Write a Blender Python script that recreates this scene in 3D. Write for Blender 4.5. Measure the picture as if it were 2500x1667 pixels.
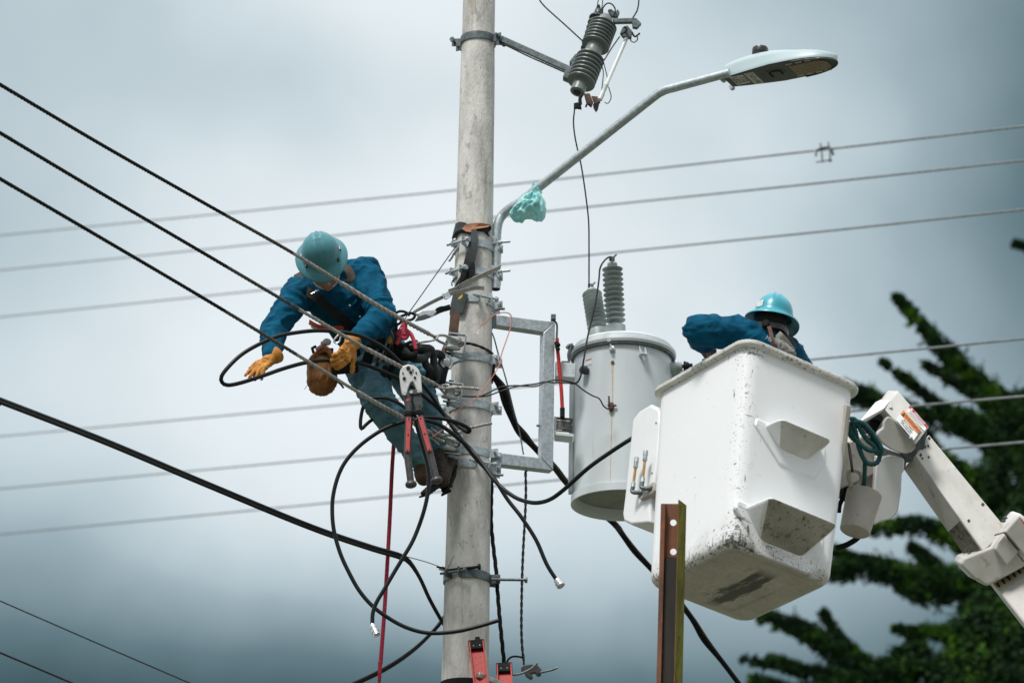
import bpy, bmesh, math, random
from mathutils import Vector, Matrix, noise
V = Vector
for o in list(bpy.data.objects): bpy.data.objects.remove(o, do_unlink=True)
SC = bpy.context.scene
COL = SC.collection
# ------------------------------------------------------------------ camera
PITCH = math.radians(20.7); ROLL = math.radians(0.93); FPX = 8600.0
CAM = V((0, 0, 1.6))
_F = V((0, math.cos(PITCH), math.sin(PITCH)))
_R0 = V((1, 0, 0)); _U0 = V((0, -math.sin(PITCH), math.cos(PITCH)))
CR = _R0*math.cos(ROLL) + _U0*math.sin(ROLL)
CU = _U0*math.cos(ROLL) - _R0*math.sin(ROLL)
CF = _F
cam = bpy.data.cameras.new('camera'); camo = bpy.data.objects.new('camera', cam); COL.objects.link(camo)
m = Matrix.Identity(4)
for i in range(3):
    m[i][0] = CR[i]; m[i][1] = CU[i]; m[i][2] = -CF[i]; m[i][3] = CAM[i]
camo.matrix_world = m
cam.sensor_width = 36; cam.lens = FPX/2500*36
cam.clip_start = 0.1; cam.clip_end = 3000
cam.dof.use_dof = True; cam.dof.focus_distance = 20.0; cam.dof.aperture_fstop = 3.0
SC.camera = camo
SC.view_settings.view_transform = 'Standard'; SC.view_settings.look = 'None'
SC.view_settings.exposure = 0.48; SC.view_settings.gamma = 1
# ------------------------------------------------------------------ world: overcast sky
SUN_EL, SUN_AZ = math.radians(58), math.radians(-150)      # azimuth from +Y, clockwise
W = bpy.data.worlds.new("World"); SC.world = W; W.use_nodes = True
nt = W.node_tree; N = nt.nodes; L = nt.links; N.clear()
def wn(t, **k):
    n = N.new(t)
    for a, b in k.items(): setattr(n, a, b)
    return n
def wm(op, a, b=None, c=None):
    n = N.new('ShaderNodeMath'); n.operation = op
    for i, x in enumerate((a, b, c)):
        if x is None: continue
        if isinstance(x, (int, float)): n.inputs[i].default_value = x
        else: L.new(x, n.inputs[i])
    return n.outputs[0]
tc = wn('ShaderNodeTexCoord'); sp = wn('ShaderNodeSeparateXYZ'); L.new(tc.outputs['Generated'], sp.inputs[0])
az = wm('ARCTAN2', sp.outputs[0], sp.outputs[1]); el = wm('ARCSINE', sp.outputs[2])
nz = wn('ShaderNodeTexNoise'); nz.inputs['Scale'].default_value = 7; nz.inputs['Detail'].default_value = 4
nz.inputs['Roughness'].default_value = .5
L.new(tc.outputs['Generated'], nz.inputs['Vector'])
nz2 = wn('ShaderNodeTexNoise'); nz2.inputs['Scale'].default_value = 13; nz2.inputs['Detail'].default_value = 6
nz2.inputs['Roughness'].default_value = .45
L.new(tc.outputs['Generated'], nz2.inputs['Vector'])
ns = wn('ShaderNodeSeparateColor'); L.new(nz.outputs['Color'], ns.inputs[0])
u = wm('ADD', wm('DIVIDE', az, .145), wm('MULTIPLY', wm('SUBTRACT', ns.outputs[0], .5), .6))
v = wm('ADD', wm('DIVIDE', wm('SUBTRACT', el, .361), .097), wm('MULTIPLY', wm('SUBTRACT', ns.outputs[1], .5), .6))
# dark and bright masses in the cloud deck: (azimuth, elevation, widths, amount)
CLOUDS = [(-.55, -1.40, 1.25, .58, .80), (.60, -1.45, 1.0, .52, .56), (1.35, .45, .62, 1.2, .74), (-1.2, -1.0, .5, .6, .22),
          (1.15, -1.2, .5, .6, .25), (-1.15, 1.0, .5, .9, .24), (-.35, .72, .5, .18, .12), (-1.2, 0.1, .35, .4, .12), (.6, 1.25, .5, .4, .16),
          (-1.0,-.1,.3,.3,-.02)]
fld = .84
for (a, b, sa, sb, k) in CLOUDS:
    du = wm('DIVIDE', wm('SUBTRACT', u, a), sa); dv = wm('DIVIDE', wm('SUBTRACT', v, b), sb)
    g = wm('EXPONENT', wm('MULTIPLY', wm('ADD', wm('MULTIPLY', du, du), wm('MULTIPLY', dv, dv)), -1))
    fld = wm('SUBTRACT', fld, wm('MULTIPLY', g, k))
fld = wm('ADD', fld, wm('MULTIPLY', wm('SUBTRACT', nz2.outputs[0], .5), .24))
rp = wn('ShaderNodeValToRGB'); L.new(fld, rp.inputs[0])
cr = rp.color_ramp
cr.elements[0].position = .0; cr.elements[0].color = (.024, .052, .060, 1)
cr.elements[1].position = 1.; cr.elements[1].color = (.72, .76, .78, 1)
for p, c in ((.25, (.092, .145, .163)), (.5, (.245, .318, .352)), (.70, (.45, .52, .553)), (.80, (.575, .625, .65))):
    e = cr.elements.new(p); e.color = (*c, 1)
up = wn('ShaderNodeMapRange'); up.interpolation_type = 'SMOOTHSTEP'
L.new(el, up.inputs[0]); up.inputs[1].default_value = .50; up.inputs[2].default_value = 1.2
up.inputs[3].default_value = 1.0; up.inputs[4].default_value = 1.9
lowd = wn('ShaderNodeMapRange'); lowd.interpolation_type = 'SMOOTHSTEP'       # unseen sky dimmed near the horizon and behind camera, added to deepen shade
L.new(el, lowd.inputs[0]); lowd.inputs[1].default_value = .02; lowd.inputs[2].default_value = .26; lowd.inputs[3].default_value = .45; lowd.inputs[4].default_value = 1.0
backd = wn('ShaderNodeMapRange'); backd.interpolation_type = 'SMOOTHSTEP'
L.new(sp.outputs[1], backd.inputs[0]); backd.inputs[1].default_value = -.5; backd.inputs[2].default_value = .5; backd.inputs[3].default_value = .62; backd.inputs[4].default_value = 1.0
bgc = wn('ShaderNodeBackground'); L.new(rp.outputs[0], bgc.inputs[0]); L.new(wm('MULTIPLY', up.outputs[0], wm('MULTIPLY', lowd.outputs[0], backd.outputs[0])), bgc.inputs[1])
sky = wn('ShaderNodeTexSky'); sky.sky_type = 'NISHITA'; sky.sun_disc = False
sky.sun_elevation = SUN_EL; sky.sun_rotation = SUN_AZ
bgs = wn('ShaderNodeBackground'); L.new(sky.outputs[0], bgs.inputs[0]); bgs.inputs[1].default_value = .08
mx = wn('ShaderNodeMixShader'); mx.inputs[0].default_value = .95
L.new(bgs.outputs[0], mx.inputs[1]); L.new(bgc.outputs[0], mx.inputs[2])
wo = wn('ShaderNodeOutputWorld'); L.new(mx.outputs[0], wo.inputs[0])
# ------------------------------------------------------------------ sun (veiled)
sd = bpy.data.lights.new('sun', 'SUN'); sd.energy = 2.3; sd.angle = math.radians(14); sd.color = (1, .97, .93)
so = bpy.data.objects.new('sun', sd); COL.objects.link(so)
sdir = V((math.sin(SUN_AZ)*math.cos(SUN_EL), math.cos(SUN_AZ)*math.cos(SUN_EL), math.sin(SUN_EL)))
so.rotation_euler = sdir.to_track_quat('Z', 'Y').to_euler(); so.location = (0, 0, 40)

# ------------------------------------------------------------------ geometry helpers
def ray(x, y): return CF + CR*((x-1250)/FPX) + CU*((833.5-y)/FPX)
def at(x, y, Y): r = ray(x, y); return CAM + r*(Y/r.y)
def atd(x, y, d): return CAM + ray(x, y)*d
def pth(pts, Y=20): return [at(p[0], p[1], p[2] if len(p) > 2 else Y) for p in pts]
def onplane(x, y, p0, n):
    r = ray(x, y); return CAM + r*((p0-CAM).dot(n)/r.dot(n))
PXM = 21.3/FPX        # metres per photo pixel at the pole
rnd = random.Random(7)

def spline(P, step=.02):
    if len(P) < 3:
        n = max(1, int((P[1]-P[0]).length/step)); return [P[0].lerp(P[1], i/n) for i in range(n+1)]
    out = []
    Q = [P[0]*2-P[1]] + list(P) + [P[-1]*2-P[-2]]
    for i in range(1, len(Q)-2):
        a, b, c, d = Q[i-1:i+3]
        n = max(2, int((c-b).length/step))
        for k in range(n):
            t = k/n
            out.append(.5*((2*b) + (c-a)*t + (2*a-5*b+4*c-d)*t*t + (3*b-a-3*c+d)*t**3))
    out.append(Q[-2]); return out

def ortho(a):
    a = a.normalized(); h = V((0, 0, 1)) if abs(a.z) < .9 else V((1, 0, 0))
    b = a.cross(h).normalized(); return b, a.cross(b).normalized()

class MB:
    def __init__(s): s.v = []; s.f = []; s.mi = []; s.cm = 0
    def add(s, vs, fs):
        o = len(s.v); s.v += [V(p) for p in vs]
        for f in fs: s.f.append([i+o for i in f]); s.mi.append(s.cm)
        return s
    def box(s, c, sx, sy, sz, X=V((1, 0, 0)), Y=V((0, 1, 0)), Z=V((0, 0, 1))):
        vs = [c+X*(sx*i/2)+Y*(sy*j/2)+Z*(sz*k/2) for i in (-1, 1) for j in (-1, 1) for k in (-1, 1)]
        return s.hexa(vs)
    def hexa(s, vs):
        return s.add(vs, [(0, 1, 3, 2), (4, 6, 7, 5), (0, 4, 5, 1), (2, 3, 7, 6), (0, 2, 6, 4), (1, 5, 7, 3)])
    def beam(s, a, b, w, h, up=V((0, 0, 1))):
        Z = (b-a).normalized(); X = up.cross(Z).normalized(); Y = Z.cross(X)
        return s.box((a+b)/2, w, h, (b-a).length, X, Y, Z)
    def tube(s, P, r, n=10, cap=True, lob=0, pitch=.08, depth=.16, ph=0):
        P = [p for i, p in enumerate(P) if i == 0 or (p-P[i-1]).length > 1e-6]
        m_ = len(P); R = r if isinstance(r, (list, tuple)) else [r]*m_
        if len(R) != m_: R = [R[0]+(R[-1]-R[0])*i/(m_-1) for i in range(m_)]
        t = (P[1]-P[0]).normalized(); a, b = ortho(t)
        vs = []; dist = 0
        for i in range(m_):
            t2 = (P[min(i+1, m_-1)]-P[max(i-1, 0)]).normalized()
            q = t.rotation_difference(t2); a = q @ a; t = t2; b = t.cross(a)
            if i: dist += (P[i]-P[i-1]).length
            for k in range(n):
                th = 2*math.pi*k/n
                rr = R[i]
                if lob: rr *= 1-depth+depth*abs(math.cos(lob/2*th + ph))*1.2; th += dist/pitch*2*math.pi
                vs.append(P[i]+a*(rr*math.cos(th))+b*(rr*math.sin(th)))
        fs = [(i*n+k, i*n+(k+1) % n, (i+1)*n+(k+1) % n, (i+1)*n+k) for i in range(m_-1) for k in range(n)]
        if cap: fs += [tuple(range(n))[::-1], tuple((m_-1)*n+k for k in range(n))]
        return s.add(vs, fs)
    def strand(s, P, r, lob=6, pitch=.11, step=.009, n=18, depth=.2): return s.tube(spline(P, step), r, n, True, lob, pitch, depth)
    def lathe(s, p0, ax, prof, n=28, cap=True, sx=1, X=None):
        ax = ax.normalized()
        if X is None: a, b = ortho(ax)
        else: a = (X-ax*X.dot(ax)).normalized(); b = ax.cross(a)
        vs = []
        for h, r in prof:
            for k in range(n):
                th = 2*math.pi*k/n; vs.append(p0+ax*h+a*(r*sx*math.cos(th))+b*(r*math.sin(th)))
        m_ = len(prof)
        fs = [(i*n+k, i*n+(k+1) % n, (i+1)*n+(k+1) % n, (i+1)*n+k) for i in range(m_-1) for k in range(n)]
        if cap: fs += [tuple(range(n))[::-1], tuple((m_-1)*n+k for k in range(n))]
        return s.add(vs, fs)
    def cyl(s, a, b, r, n=16): return s.lathe(a, b-a, [(0, r), ((b-a).length, r)], n)
    def prism(s, poly, vec):
        n = len(poly); vs = list(poly)+[p+vec for p in poly]
        return s.add(vs, [tuple(range(n))[::-1], tuple(range(n, 2*n))]+[(i, (i+1) % n, n+(i+1) % n, n+i) for i in range(n)])
    def ell(s, c, r, ax=None, n=20, m_=12):
        X, Y, Z = ax if ax else (V((1, 0, 0)), V((0, 1, 0)), V((0, 0, 1)))
        if isinstance(r, (int, float)): r = (r, r, r)
        vs = [c-Z*r[2]]
        for i in range(1, m_):
            ph = -math.pi/2+math.pi*i/m_
            for k in range(n):
                th = 2*math.pi*k/n
                vs.append(c+X*(r[0]*math.cos(ph)*math.cos(th))+Y*(r[1]*math.cos(ph)*math.sin(th))+Z*(r[2]*math.sin(ph)))
        vs.append(c+Z*r[2]); fs = [(0, 1+(k+1) % n, 1+k) for k in range(n)]
        for i in range(m_-2):
            for k in range(n):
                fs.append((1+i*n+k, 1+i*n+(k+1) % n, 1+(i+1)*n+(k+1) % n, 1+(i+1)*n+k))
        top = len(vs)-1; fs += [(1+(m_-2)*n+k, 1+(m_-2)*n+(k+1) % n, top) for k in range(n)]
        return s.add(vs, fs)
    def cap(s, p0, r0, p1, r1, flat=None, n=20):
        """tapered capsule; flat=(dir,factor) squeezes it along dir"""
        d = p1-p0; l = max(d.length, 1e-5); d = d/l
        prof = [(-r0*math.cos(a), r0*math.sin(a)) for a in [math.pi/2*i/6+1e-3 for i in range(7)]]
        prof += [(l*i/8, r0+(r1-r0)*i/8) for i in range(1, 8)]
        prof += [(l+r1*math.sin(a), r1*math.cos(a)) for a in [math.pi/2*i/6 for i in range(6)]]+[(l+r1, r1*1e-3)]
        o = len(s.v); s.lathe(p0, d, prof, n)
        if flat:
            nv = flat[0].normalized()
            for i in range(o, len(s.v)):
                w = (s.v[i]-p0).dot(nv); w0 = d.dot(nv)*max(0, min(l, (s.v[i]-p0).dot(d)))
                s.v[i] -= nv*((w-w0)*(1-flat[1]))
        return s
    def ribbon(s, P, wdir, w, t):
        """flat strap following P; wdir = width direction(s)"""
        vs = []; n = len(P)
        for i, p in enumerate(P):
            tg = (P[min(i+1, n-1)]-P[max(i-1, 0)]).normalized()
            wd = wdir[i] if isinstance(wdir, list) else wdir
            wd = (wd-tg*wd.dot(tg)).normalized(); nn = tg.cross(wd)
            ww = w[i] if isinstance(w, list) else w
            for a, b in ((-1, -1), (1, -1), (1, 1), (-1, 1)): vs.append(p+wd*(ww/2*a)+nn*(t/2*b))
        fs = [(i*4+k, i*4+(k+1) % 4, i*4+4+(k+1) % 4, i*4+4+k) for i in range(n-1) for k in range(4)]
        fs += [(3, 2, 1, 0), tuple((n-1)*4+k for k in range(4))]
        return s.add(vs, fs)

MATW = {}
def link(name, me, mats, parent=None, root=None, ang=35):
    me.polygons.foreach_set('use_smooth', [True]*len(me.polygons))
    me.set_sharp_from_angle(angle=math.radians(ang))
    o = bpy.data.objects.new(name, me); COL.objects.link(o)
    me.name = name
    for mm in (mats if isinstance(mats, (list, tuple)) else [mats]): me.materials.append(mm)
    if parent is not None: o.parent = parent
    return o
SPLIT = {'screw', 'vent_slot', 'bolt_slot', 'arrow_mark', 'rivet', 'led_lens', 'screw_hole', 'side_slot', 'shirt_button', 'belt_pouch', 'joint_bolt', 'clamp_screw', 'cover_bolt', 'frame_bolt', 'fixing_bolt', 'pivot_bolt', 'stud_bolt'}
def pieces(mb):
    par = list(range(len(mb.v)))
    def fd(i):
        while par[i] != i: par[i] = par[par[i]]; i = par[i]
        return i
    for f in mb.f:
        r = fd(f[0])
        for i in f[1:]: par[fd(i)] = r
    out = {}
    for f in mb.f: out.setdefault(fd(f[0]), []).append(f)
    # components that touch stay together
    gs = []
    for fs in out.values():
        P = [mb.v[i] for f in fs for i in f]; lo = [min(p[k] for p in P)-.001 for k in range(3)]; hi = [max(p[k] for p in P)+.001 for k in range(3)]
        while True:
            hit = next((g for g in gs if all(g[0][k] < hi[k] and g[1][k] > lo[k] for k in range(3))), None)
            if not hit: break
            gs.remove(hit); lo = [min(lo[k], hit[0][k]) for k in range(3)]; hi = [max(hi[k], hit[1][k]) for k in range(3)]; fs = fs+hit[2]
        gs.append((lo, hi, fs))
    res = []
    for _, _, fs in gs:
        ids = sorted({i for f in fs for i in f}); mp = {i: k for k, i in enumerate(ids)}
        q = MB(); q.add([mb.v[i] for i in ids], [[mp[i] for i in f] for f in fs]); res.append(q)
    return res
def build(name, mb, mat, parent=None, *a, **k):
    if name in SPLIT and parent is not None:
        for q in pieces(mb): o = build1(name, q, mat, parent, *a, **k)
        return o
    return build1(name, mb, mat, parent, *a, **k)
def build1(name, mb, mat, parent=None, label=None, bevel=0, seg=2, ang=35, sub=0):
    """mesh object from world-space geometry, localised to its thing's frame"""
    if parent is not None: M = MATW[parent.name]
    else:
        c = V((0, 0, 0))
        for p in mb.v: c += p
        M = Matrix.Translation(c/max(1, len(mb.v)))
    Mi = M.inverted()
    me = bpy.data.meshes.new(name)
    me.from_pydata([Mi @ p for p in mb.v], [], mb.f); me.update()
    bm_ = bmesh.new(); bm_.from_mesh(me); bmesh.ops.recalc_face_normals(bm_, faces=bm_.faces); bm_.to_mesh(me); bm_.free()
    if any(mb.mi): me.polygons.foreach_set('material_index', mb.mi)
    o = link(name, me, mat, parent, ang=ang)
    if parent is None: o.matrix_world = M
    MATW[o.name] = M
    if label: o['label'] = label
    if bevel:
        b = o.modifiers.new('bevel', 'BEVEL'); b.width = bevel; b.segments = seg; b.limit_method = 'ANGLE'; b.angle_limit = math.radians(40)
        b.harden_normals = False
    if sub:
        b = o.modifiers.new('sub', 'SUBSURF'); b.levels = sub; b.render_levels = sub
    return o
def thing(name, label, cat, loc, group=None, mat=None):
    o = bpy.data.objects.new(name, None); COL.objects.link(o); o.empty_display_size = .1
    M = mat if mat is not None else Matrix.Translation(loc); o.matrix_world = M; MATW[o.name] = M
    return tag(o, label, cat, group)
def tag(o, label, cat, group=None, kind=None):
    o['label'] = label; o['category'] = cat
    if group: o['group'] = group
    if kind: o['kind'] = kind
    return o

def remeshed(mb, voxel, smooth=6, fold=None):
    me = bpy.data.meshes.new('tmp'); me.from_pydata(mb.v, [], mb.f); me.update()
    bm_ = bmesh.new(); bm_.from_mesh(me); bmesh.ops.recalc_face_normals(bm_, faces=bm_.faces); bm_.to_mesh(me); bm_.free()
    o = bpy.data.objects.new('tmp', me); COL.objects.link(o)
    r = o.modifiers.new('r', 'REMESH'); r.mode = 'VOXEL'; r.voxel_size = voxel; r.adaptivity = 0
    if smooth:
        q = o.modifiers.new('s', 'SMOOTH'); q.iterations = smooth; q.factor = .5
    bpy.context.view_layer.update()
    dg = bpy.context.evaluated_depsgraph_get()
    m2 = bpy.data.meshes.new_from_object(o.evaluated_get(dg))
    bpy.data.objects.remove(o, do_unlink=True); bpy.data.meshes.remove(me)
    out = MB(); out.v = [v_.co.copy() for v_ in m2.vertices]; out.f = [list(p.vertices) for p in m2.polygons]; out.mi = [0]*len(out.f)
    if fold:
        for i, v_ in enumerate(m2.vertices): out.v[i] = v_.co + v_.normal*fold(v_.co)
    bpy.data.meshes.remove(m2)
    return out
def folds(amp, fx, seed=0):
    s = V((seed*3.1, seed*1.7, seed*2.3))
    def f(p):
        q = V((p.x*fx[0], p.y*fx[1], p.z*fx[2]))+s
        w = noise.noise_vector(q*.6)
        n = noise.noise(q+w*1.1); r = 1-abs(n)*2.9
        n2 = noise.noise(q*2.3+w*2); r2 = 1-abs(n2)*2.4
        return amp*(max(-.6, r)*.75+r2*.3-.3)
    return f

# ------------------------------------------------------------------ materials
def mat(name, col, rough=.5, metal=0, col2=None, scale=15, fac=1.0, det=5, stretch=(1, 1, 1), lo=.35, hi=.65, bump=0, bscale=60, spec=.5,
        spots=None, streak=None, sub=0):
    M = bpy.data.materials.new(name); M.use_nodes = True
    t = M.node_tree; n = t.nodes; l = t.links; b = n['Principled BSDF']
    b.inputs['Roughness'].default_value = rough; b.inputs['Metallic'].default_value = metal
    b.inputs['Specular IOR Level'].default_value = spec
    co = n.new('ShaderNodeTexCoord'); mp = n.new('ShaderNodeMapping'); l.new(co.outputs['Object'], mp.inputs[0])
    mp.inputs['Scale'].default_value = stretch
    if col2 is None: col2 = tuple(c*.78 for c in col)
    nn = n.new('ShaderNodeTexNoise'); nn.inputs['Scale'].default_value = scale; nn.inputs['Detail'].default_value = det
    nn.inputs['Roughness'].default_value = .6
    l.new(mp.outputs[0], nn.inputs['Vector'])
    mr = n.new('ShaderNodeMapRange'); l.new(nn.outputs[0], mr.inputs[0])
    mr.inputs[1].default_value = lo; mr.inputs[2].default_value = hi; mr.inputs[3].default_value = 0; mr.inputs[4].default_value = fac
    mix = n.new('ShaderNodeMix'); mix.data_type = 'RGBA'; l.new(mr.outputs[0], mix.inputs[0])
    mix.inputs[6].default_value = (*col, 1); mix.inputs[7].default_value = (*col2, 1)
    cur = mix.outputs[2]
    for sp_ in (spots or []):       # (colour, scale, threshold, strength[, stretch])
        c, sc, th, st = sp_[:4]
        m2 = n.new('ShaderNodeMapping'); l.new(co.outputs['Object'], m2.inputs[0])
        m2.inputs['Scale'].default_value = sp_[4] if len(sp_) > 4 else (1, 1, 1)
        if len(sp_) > 5: m2.inputs['Rotation'].default_value = sp_[5]
        q = n.new('ShaderNodeTexNoise'); q.inputs['Scale'].default_value = sc; q.inputs['Detail'].default_value = 6
        q.inputs['Roughness'].default_value = .65
        l.new(m2.outputs[0], q.inputs['Vector'])
        r = n.new('ShaderNodeMapRange'); l.new(q.outputs[0], r.inputs[0]); r.inputs[1].default_value = th; r.inputs[2].default_value = th+.06
        r.inputs[3].default_value = 0; r.inputs[4].default_value = st
        x = n.new('ShaderNodeMix'); x.data_type = 'RGBA'; l.new(r.outputs[0], x.inputs[0]); l.new(cur, x.inputs[6]); x.inputs[7].default_value = (*c, 1)
        cur = x.outputs[2]
    l.new(cur, b.inputs['Base Color'])
    if bump:
        q = n.new('ShaderNodeTexNoise'); q.inputs['Scale'].default_value = bscale; q.inputs['Detail'].default_value = 6
        l.new(mp.outputs[0], q.inputs['Vector'])
        bp = n.new('ShaderNodeBump'); bp.inputs['Strength'].default_value = bump; bp.inputs['Distance'].default_value = .01
        l.new(q.outputs[0], bp.inputs['Height']); l.new(bp.outputs[0], b.inputs['Normal'])
    if sub: b.inputs['Subsurface Weight'].default_value = sub; b.inputs['Subsurface Radius'].default_value = (.02, .008, .004)
    return M
# palette
m_conc = mat('concrete', (.69, .67, .635), .9, 0, (.40, .385, .365), 6, 1, 9, (1.6, 1.6, .5), .40, .66, .5, 70,
             spots=[((.30, .235, .13), 3.2, .56, .55, (2.2, 2.2, .28)), ((.10, .10, .095), 42, .64, .75), ((.20, .19, .175), 16, .60, .5, (1, 1, .6)), ((.62, .61, .58), 9, .60, .5, (1.5, 1.5, .4)), ((.13,.13,.12), 7, .63, .5, (2.5,2.5,.5))])
m_galv = mat('galvanised_steel', (.50, .55, .57), .42, .45, (.36, .41, .43), 45, 1, 4, (1, 1, 1), .4, .6, .12, 120, spots=[((.62, .66, .68), 70, .58, .5)])
m_galvd = mat('weathered_steel', (.16, .19, .20), .5, .5, (.09, .11, .115), 30, 1, 5, bump=.15)
m_dark = mat('dark_iron', (.018, .022, .023), .6, .2, (.008, .009, .009), 40, spec=.25)
m_rubber = mat('black_cable', (.0055, .0075, .0085), .42, 0, (.010, .013, .014), 9, 1, spec=.28)
m_blackm = mat('black_matt', (.006, .0075, .008), .8, 0, (.013, .015, .016), 30, spec=.2)
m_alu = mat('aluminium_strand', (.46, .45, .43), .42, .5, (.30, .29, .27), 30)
m_shaded = mat('shade_painted_strand', (.020, .021, .018), .7, .1, (.010, .011, .010), 12, spec=.2)  # dark tone that paints shade onto the left lengths of the conductors
m_mids = mat('half_shaded_strand', (.12, .12, .11), .6, .3, (.05, .05, .046), 40)  # half tone between the painted shade and the bright strand
m_grip = mat('preformed_grip', (.44, .41, .39), .5, .2, (.32, .29, .27), 60)
m_porc = mat('porcelain', (.47, .52, .51), .42, 0, (.26, .30, .295), 6, 1)
m_porcl = mat('pale_porcelain', (.68, .72, .71), .3, 0, (.58, .63, .62), 6, 1)
m_porcd = mat('dark_polymer', (.045, .058, .06), .35, 0, (.03, .04, .042), 6, 1)
m_tank = mat('grey_enamel', (.63, .68, .70), .36, 0, (.56, .61, .635), 3.5, 1, 4, (1, 1, .3), spots=[((.36, .40, .42), 40, .70, .5), ((.42,.46,.48), 5, .6, .5, (3, 3, .25))])
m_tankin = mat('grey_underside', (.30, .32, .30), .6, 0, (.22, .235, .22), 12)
m_white = mat('white_fibreglass', (.80, .81, .82), .38, 0, (.74, .755, .77), 3, 1, spots=[((.12, .12, .11), 60, .70, .75), ((.35, .33, .29), 30, .68, .5)])
m_beige = mat('dirty_fibreglass', (.46, .43, .385), .55, 0, (.38, .355, .31), 7, 1, 8, spots=[((.07, .065, .055), 34, .62, .75), ((.16, .13, .09), 9, .62, .5)])
m_boom = mat('boom_paint', (.62, .61, .58), .45, 0, (.47, .45, .41), 5, 1, 8, spots=[((.06, .055, .05), 45, .65, .8), ((.26, .20, .13), 9, .60, .6), ((.12, .11, .10), 14, .66, .6)])
m_shirt = mat('blue_cotton', (.003, .096, .178), .9, 0, (.002, .052, .104), 14, 1, 6, bump=.25, bscale=180, spec=.12)
m_trous = mat('teal_denim', (.13, .25, .31), .95, 0, (.060, .145, .185), 10, 1, 6, bump=.25, bscale=200, spec=.12)
m_boot = mat('boot_leather', (.10, .055, .035), .8, 0, (.045, .028, .02), 14, bump=.3)
m_cut = mat('cutout_porcelain', (.185, .215, .21), .38, 0, (.14, .165, .16), 6, 1)
m_hat1 = mat('teal_helmet_shell', (.065, .245, .29), .42, 0, (.055, .215, .255), 9, 1, 6, spots=[((.20, .40, .44), 40, .66, .5)])
m_hat2 = mat('turquoise_helmet_shell', (.045, .36, .44), .32, 0, (.03, .28, .36), 9, 1, 6, spots=[((.45, .62, .64), 35, .68, .5)])
m_leath = mat('tan_leather', (.62, .27, .045), .75, 0, (.42, .16, .022), 18, 1, 7, bump=.3, bscale=70, spots=[((.08, .05, .03), 26, .62, .7)])
m_bag = mat('brown_leather', (.33, .135, .035), .75, 0, (.17, .065, .018), 14, 1, 7, bump=.35, bscale=60, spots=[((.05, .03, .015), 12, .60, .7)])
m_strapb = mat('brown_webbing', (.15, .078, .05), .85, 0, (.08, .045, .03), 30, 1, bump=.3, bscale=150)
m_collar = mat('brown_suede', (.060, .045, .036), .9, 0, (.035, .027, .022), 20, 1)
m_skin = mat('skin', (.42, .20, .135), .5, 0, (.35, .15, .10), 20, 1, sub=.08)
m_glove = mat('grey_glove', (.27, .265, .25), .8, 0, (.16, .155, .145), 22, 1, bump=.3, bscale=80)
m_gloved = mat('dark_glove', (.07, .085, .085), .7, 0, (.04, .05, .05), 22, 1)
m_pinkr = mat('pink_rope', (.62, .055, .10), .7, 0, (.45, .03, .07), 80, 1)
m_redr = mat('red_rope', (.42, .020, .055), .75, 0, (.30, .012, .035), 60, 1, spots=[((.85, .6, .62), 55, .64, .9)])
m_red = mat('red_rubber', (.55, .018, .016), .45, 0, (.42, .012, .012), 20)
m_redfg = mat('red_fibreglass', (.50, .028, .018), .5, 0, (.42, .022, .015), 10, 1, spots=[((.2, .02, .015), 50, .68, .5)])
m_redin = mat('faded_red_grip', (.55, .085, .085), .6, 0, (.45, .06, .06), 40, 1)
m_salm = mat('salmon_wire', (.66, .24, .17), .5)
m_oran = mat('orange_tape', (.80, .10, .022), .6)
m_refl = mat('silver_tape', (.50, .47, .45), .4)
m_rust = mat('rusty_steel', (.21, .085, .045), .85, 0, (.085, .045, .030), 6, 1, 8, (1, 1, .35), .4, .6, .4, 60, spots=[((.36, .105, .02), 7, .54, .85, (1, 1, .4)), ((.16, .12, .09), 60, .66, .6)])
m_moss = mat('mossy_steel', (.17, .165, .015), .95, 0, (.085, .08, .015), 22, 1, 8, (1, 1, .25), .4, .6, .4, 80, spots=[((.20, .19, .03), 50, .6, .6)])
m_bagp = mat('mint_plastic', (.52, .90, .89), .35, 0, (.34, .80, .80), 9, 1, spec=.6, sub=.5)
m_bagp.node_tree.nodes['Principled BSDF'].inputs['Transmission Weight'].default_value = .3
m_tealr = mat('teal_rope', (.018, .105, .105), .9, 0, (.01, .065, .07), 40, 1, bump=.3, bscale=120)
m_bark = mat('bark', (.022, .020, .015), .95, 0, (.012, .011, .009), 8, spec=.1)
m_brass = mat('brass', (.50, .30, .10), .35, .7, (.36, .2, .07), 30)
m_orustt = mat('copper_bronze', (.13, .065, .04), .6, .3, (.05, .03, .022), 30)
m_chrome = mat('bright_steel', (.72, .74, .75), .25, .8, (.5, .52, .53), 40)
m_head = mat('cutter_head_metal', (.72, .72, .70), .35, .4, (.58, .58, .56), 25, spots=[((.08, .08, .08), 30, .68, .7)])
m_gun = mat('gunmetal', (.085, .083, .084), .5, .3, (.05, .05, .052), 40, 1, spots=[((.25, .15, .10), 26, .63, .6)])
m_label = mat('printed_label', (.62, .61, .57), .6, 0, (.5, .49, .46), 20)
m_ink = mat('black_ink', (.02, .02, .02), .6)
m_worange = mat('orange_print', (.70, .22, .03), .5)
m_wred = mat('dark_red_print', (.40, .03, .035), .5)
m_whitep = mat('white_print', (.80, .82, .82), .5)
m_blackpl = mat('black_plate', (.012, .013, .013), .35, 0, (.04, .04, .04), 60)
m_led = mat('led_board', (.20, .18, .13), .5, 0, (.24, .21, .15), 30)
m_ledy = mat('led_lens', (.40, .24, .06), .4)
m_lamp = mat('lamp_paint', (.40, .49, .51), .38, 0, (.40, .51, .535), 6)
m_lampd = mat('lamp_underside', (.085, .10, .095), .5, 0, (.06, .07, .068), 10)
m_sling = mat('grey_webbing', (.40, .385, .36), .85, 0, (.30, .285, .265), 40)
m_grass = mat('grass_ground', (.07, .085, .045), .95, 0, (.10, .09, .07), .5)
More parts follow.
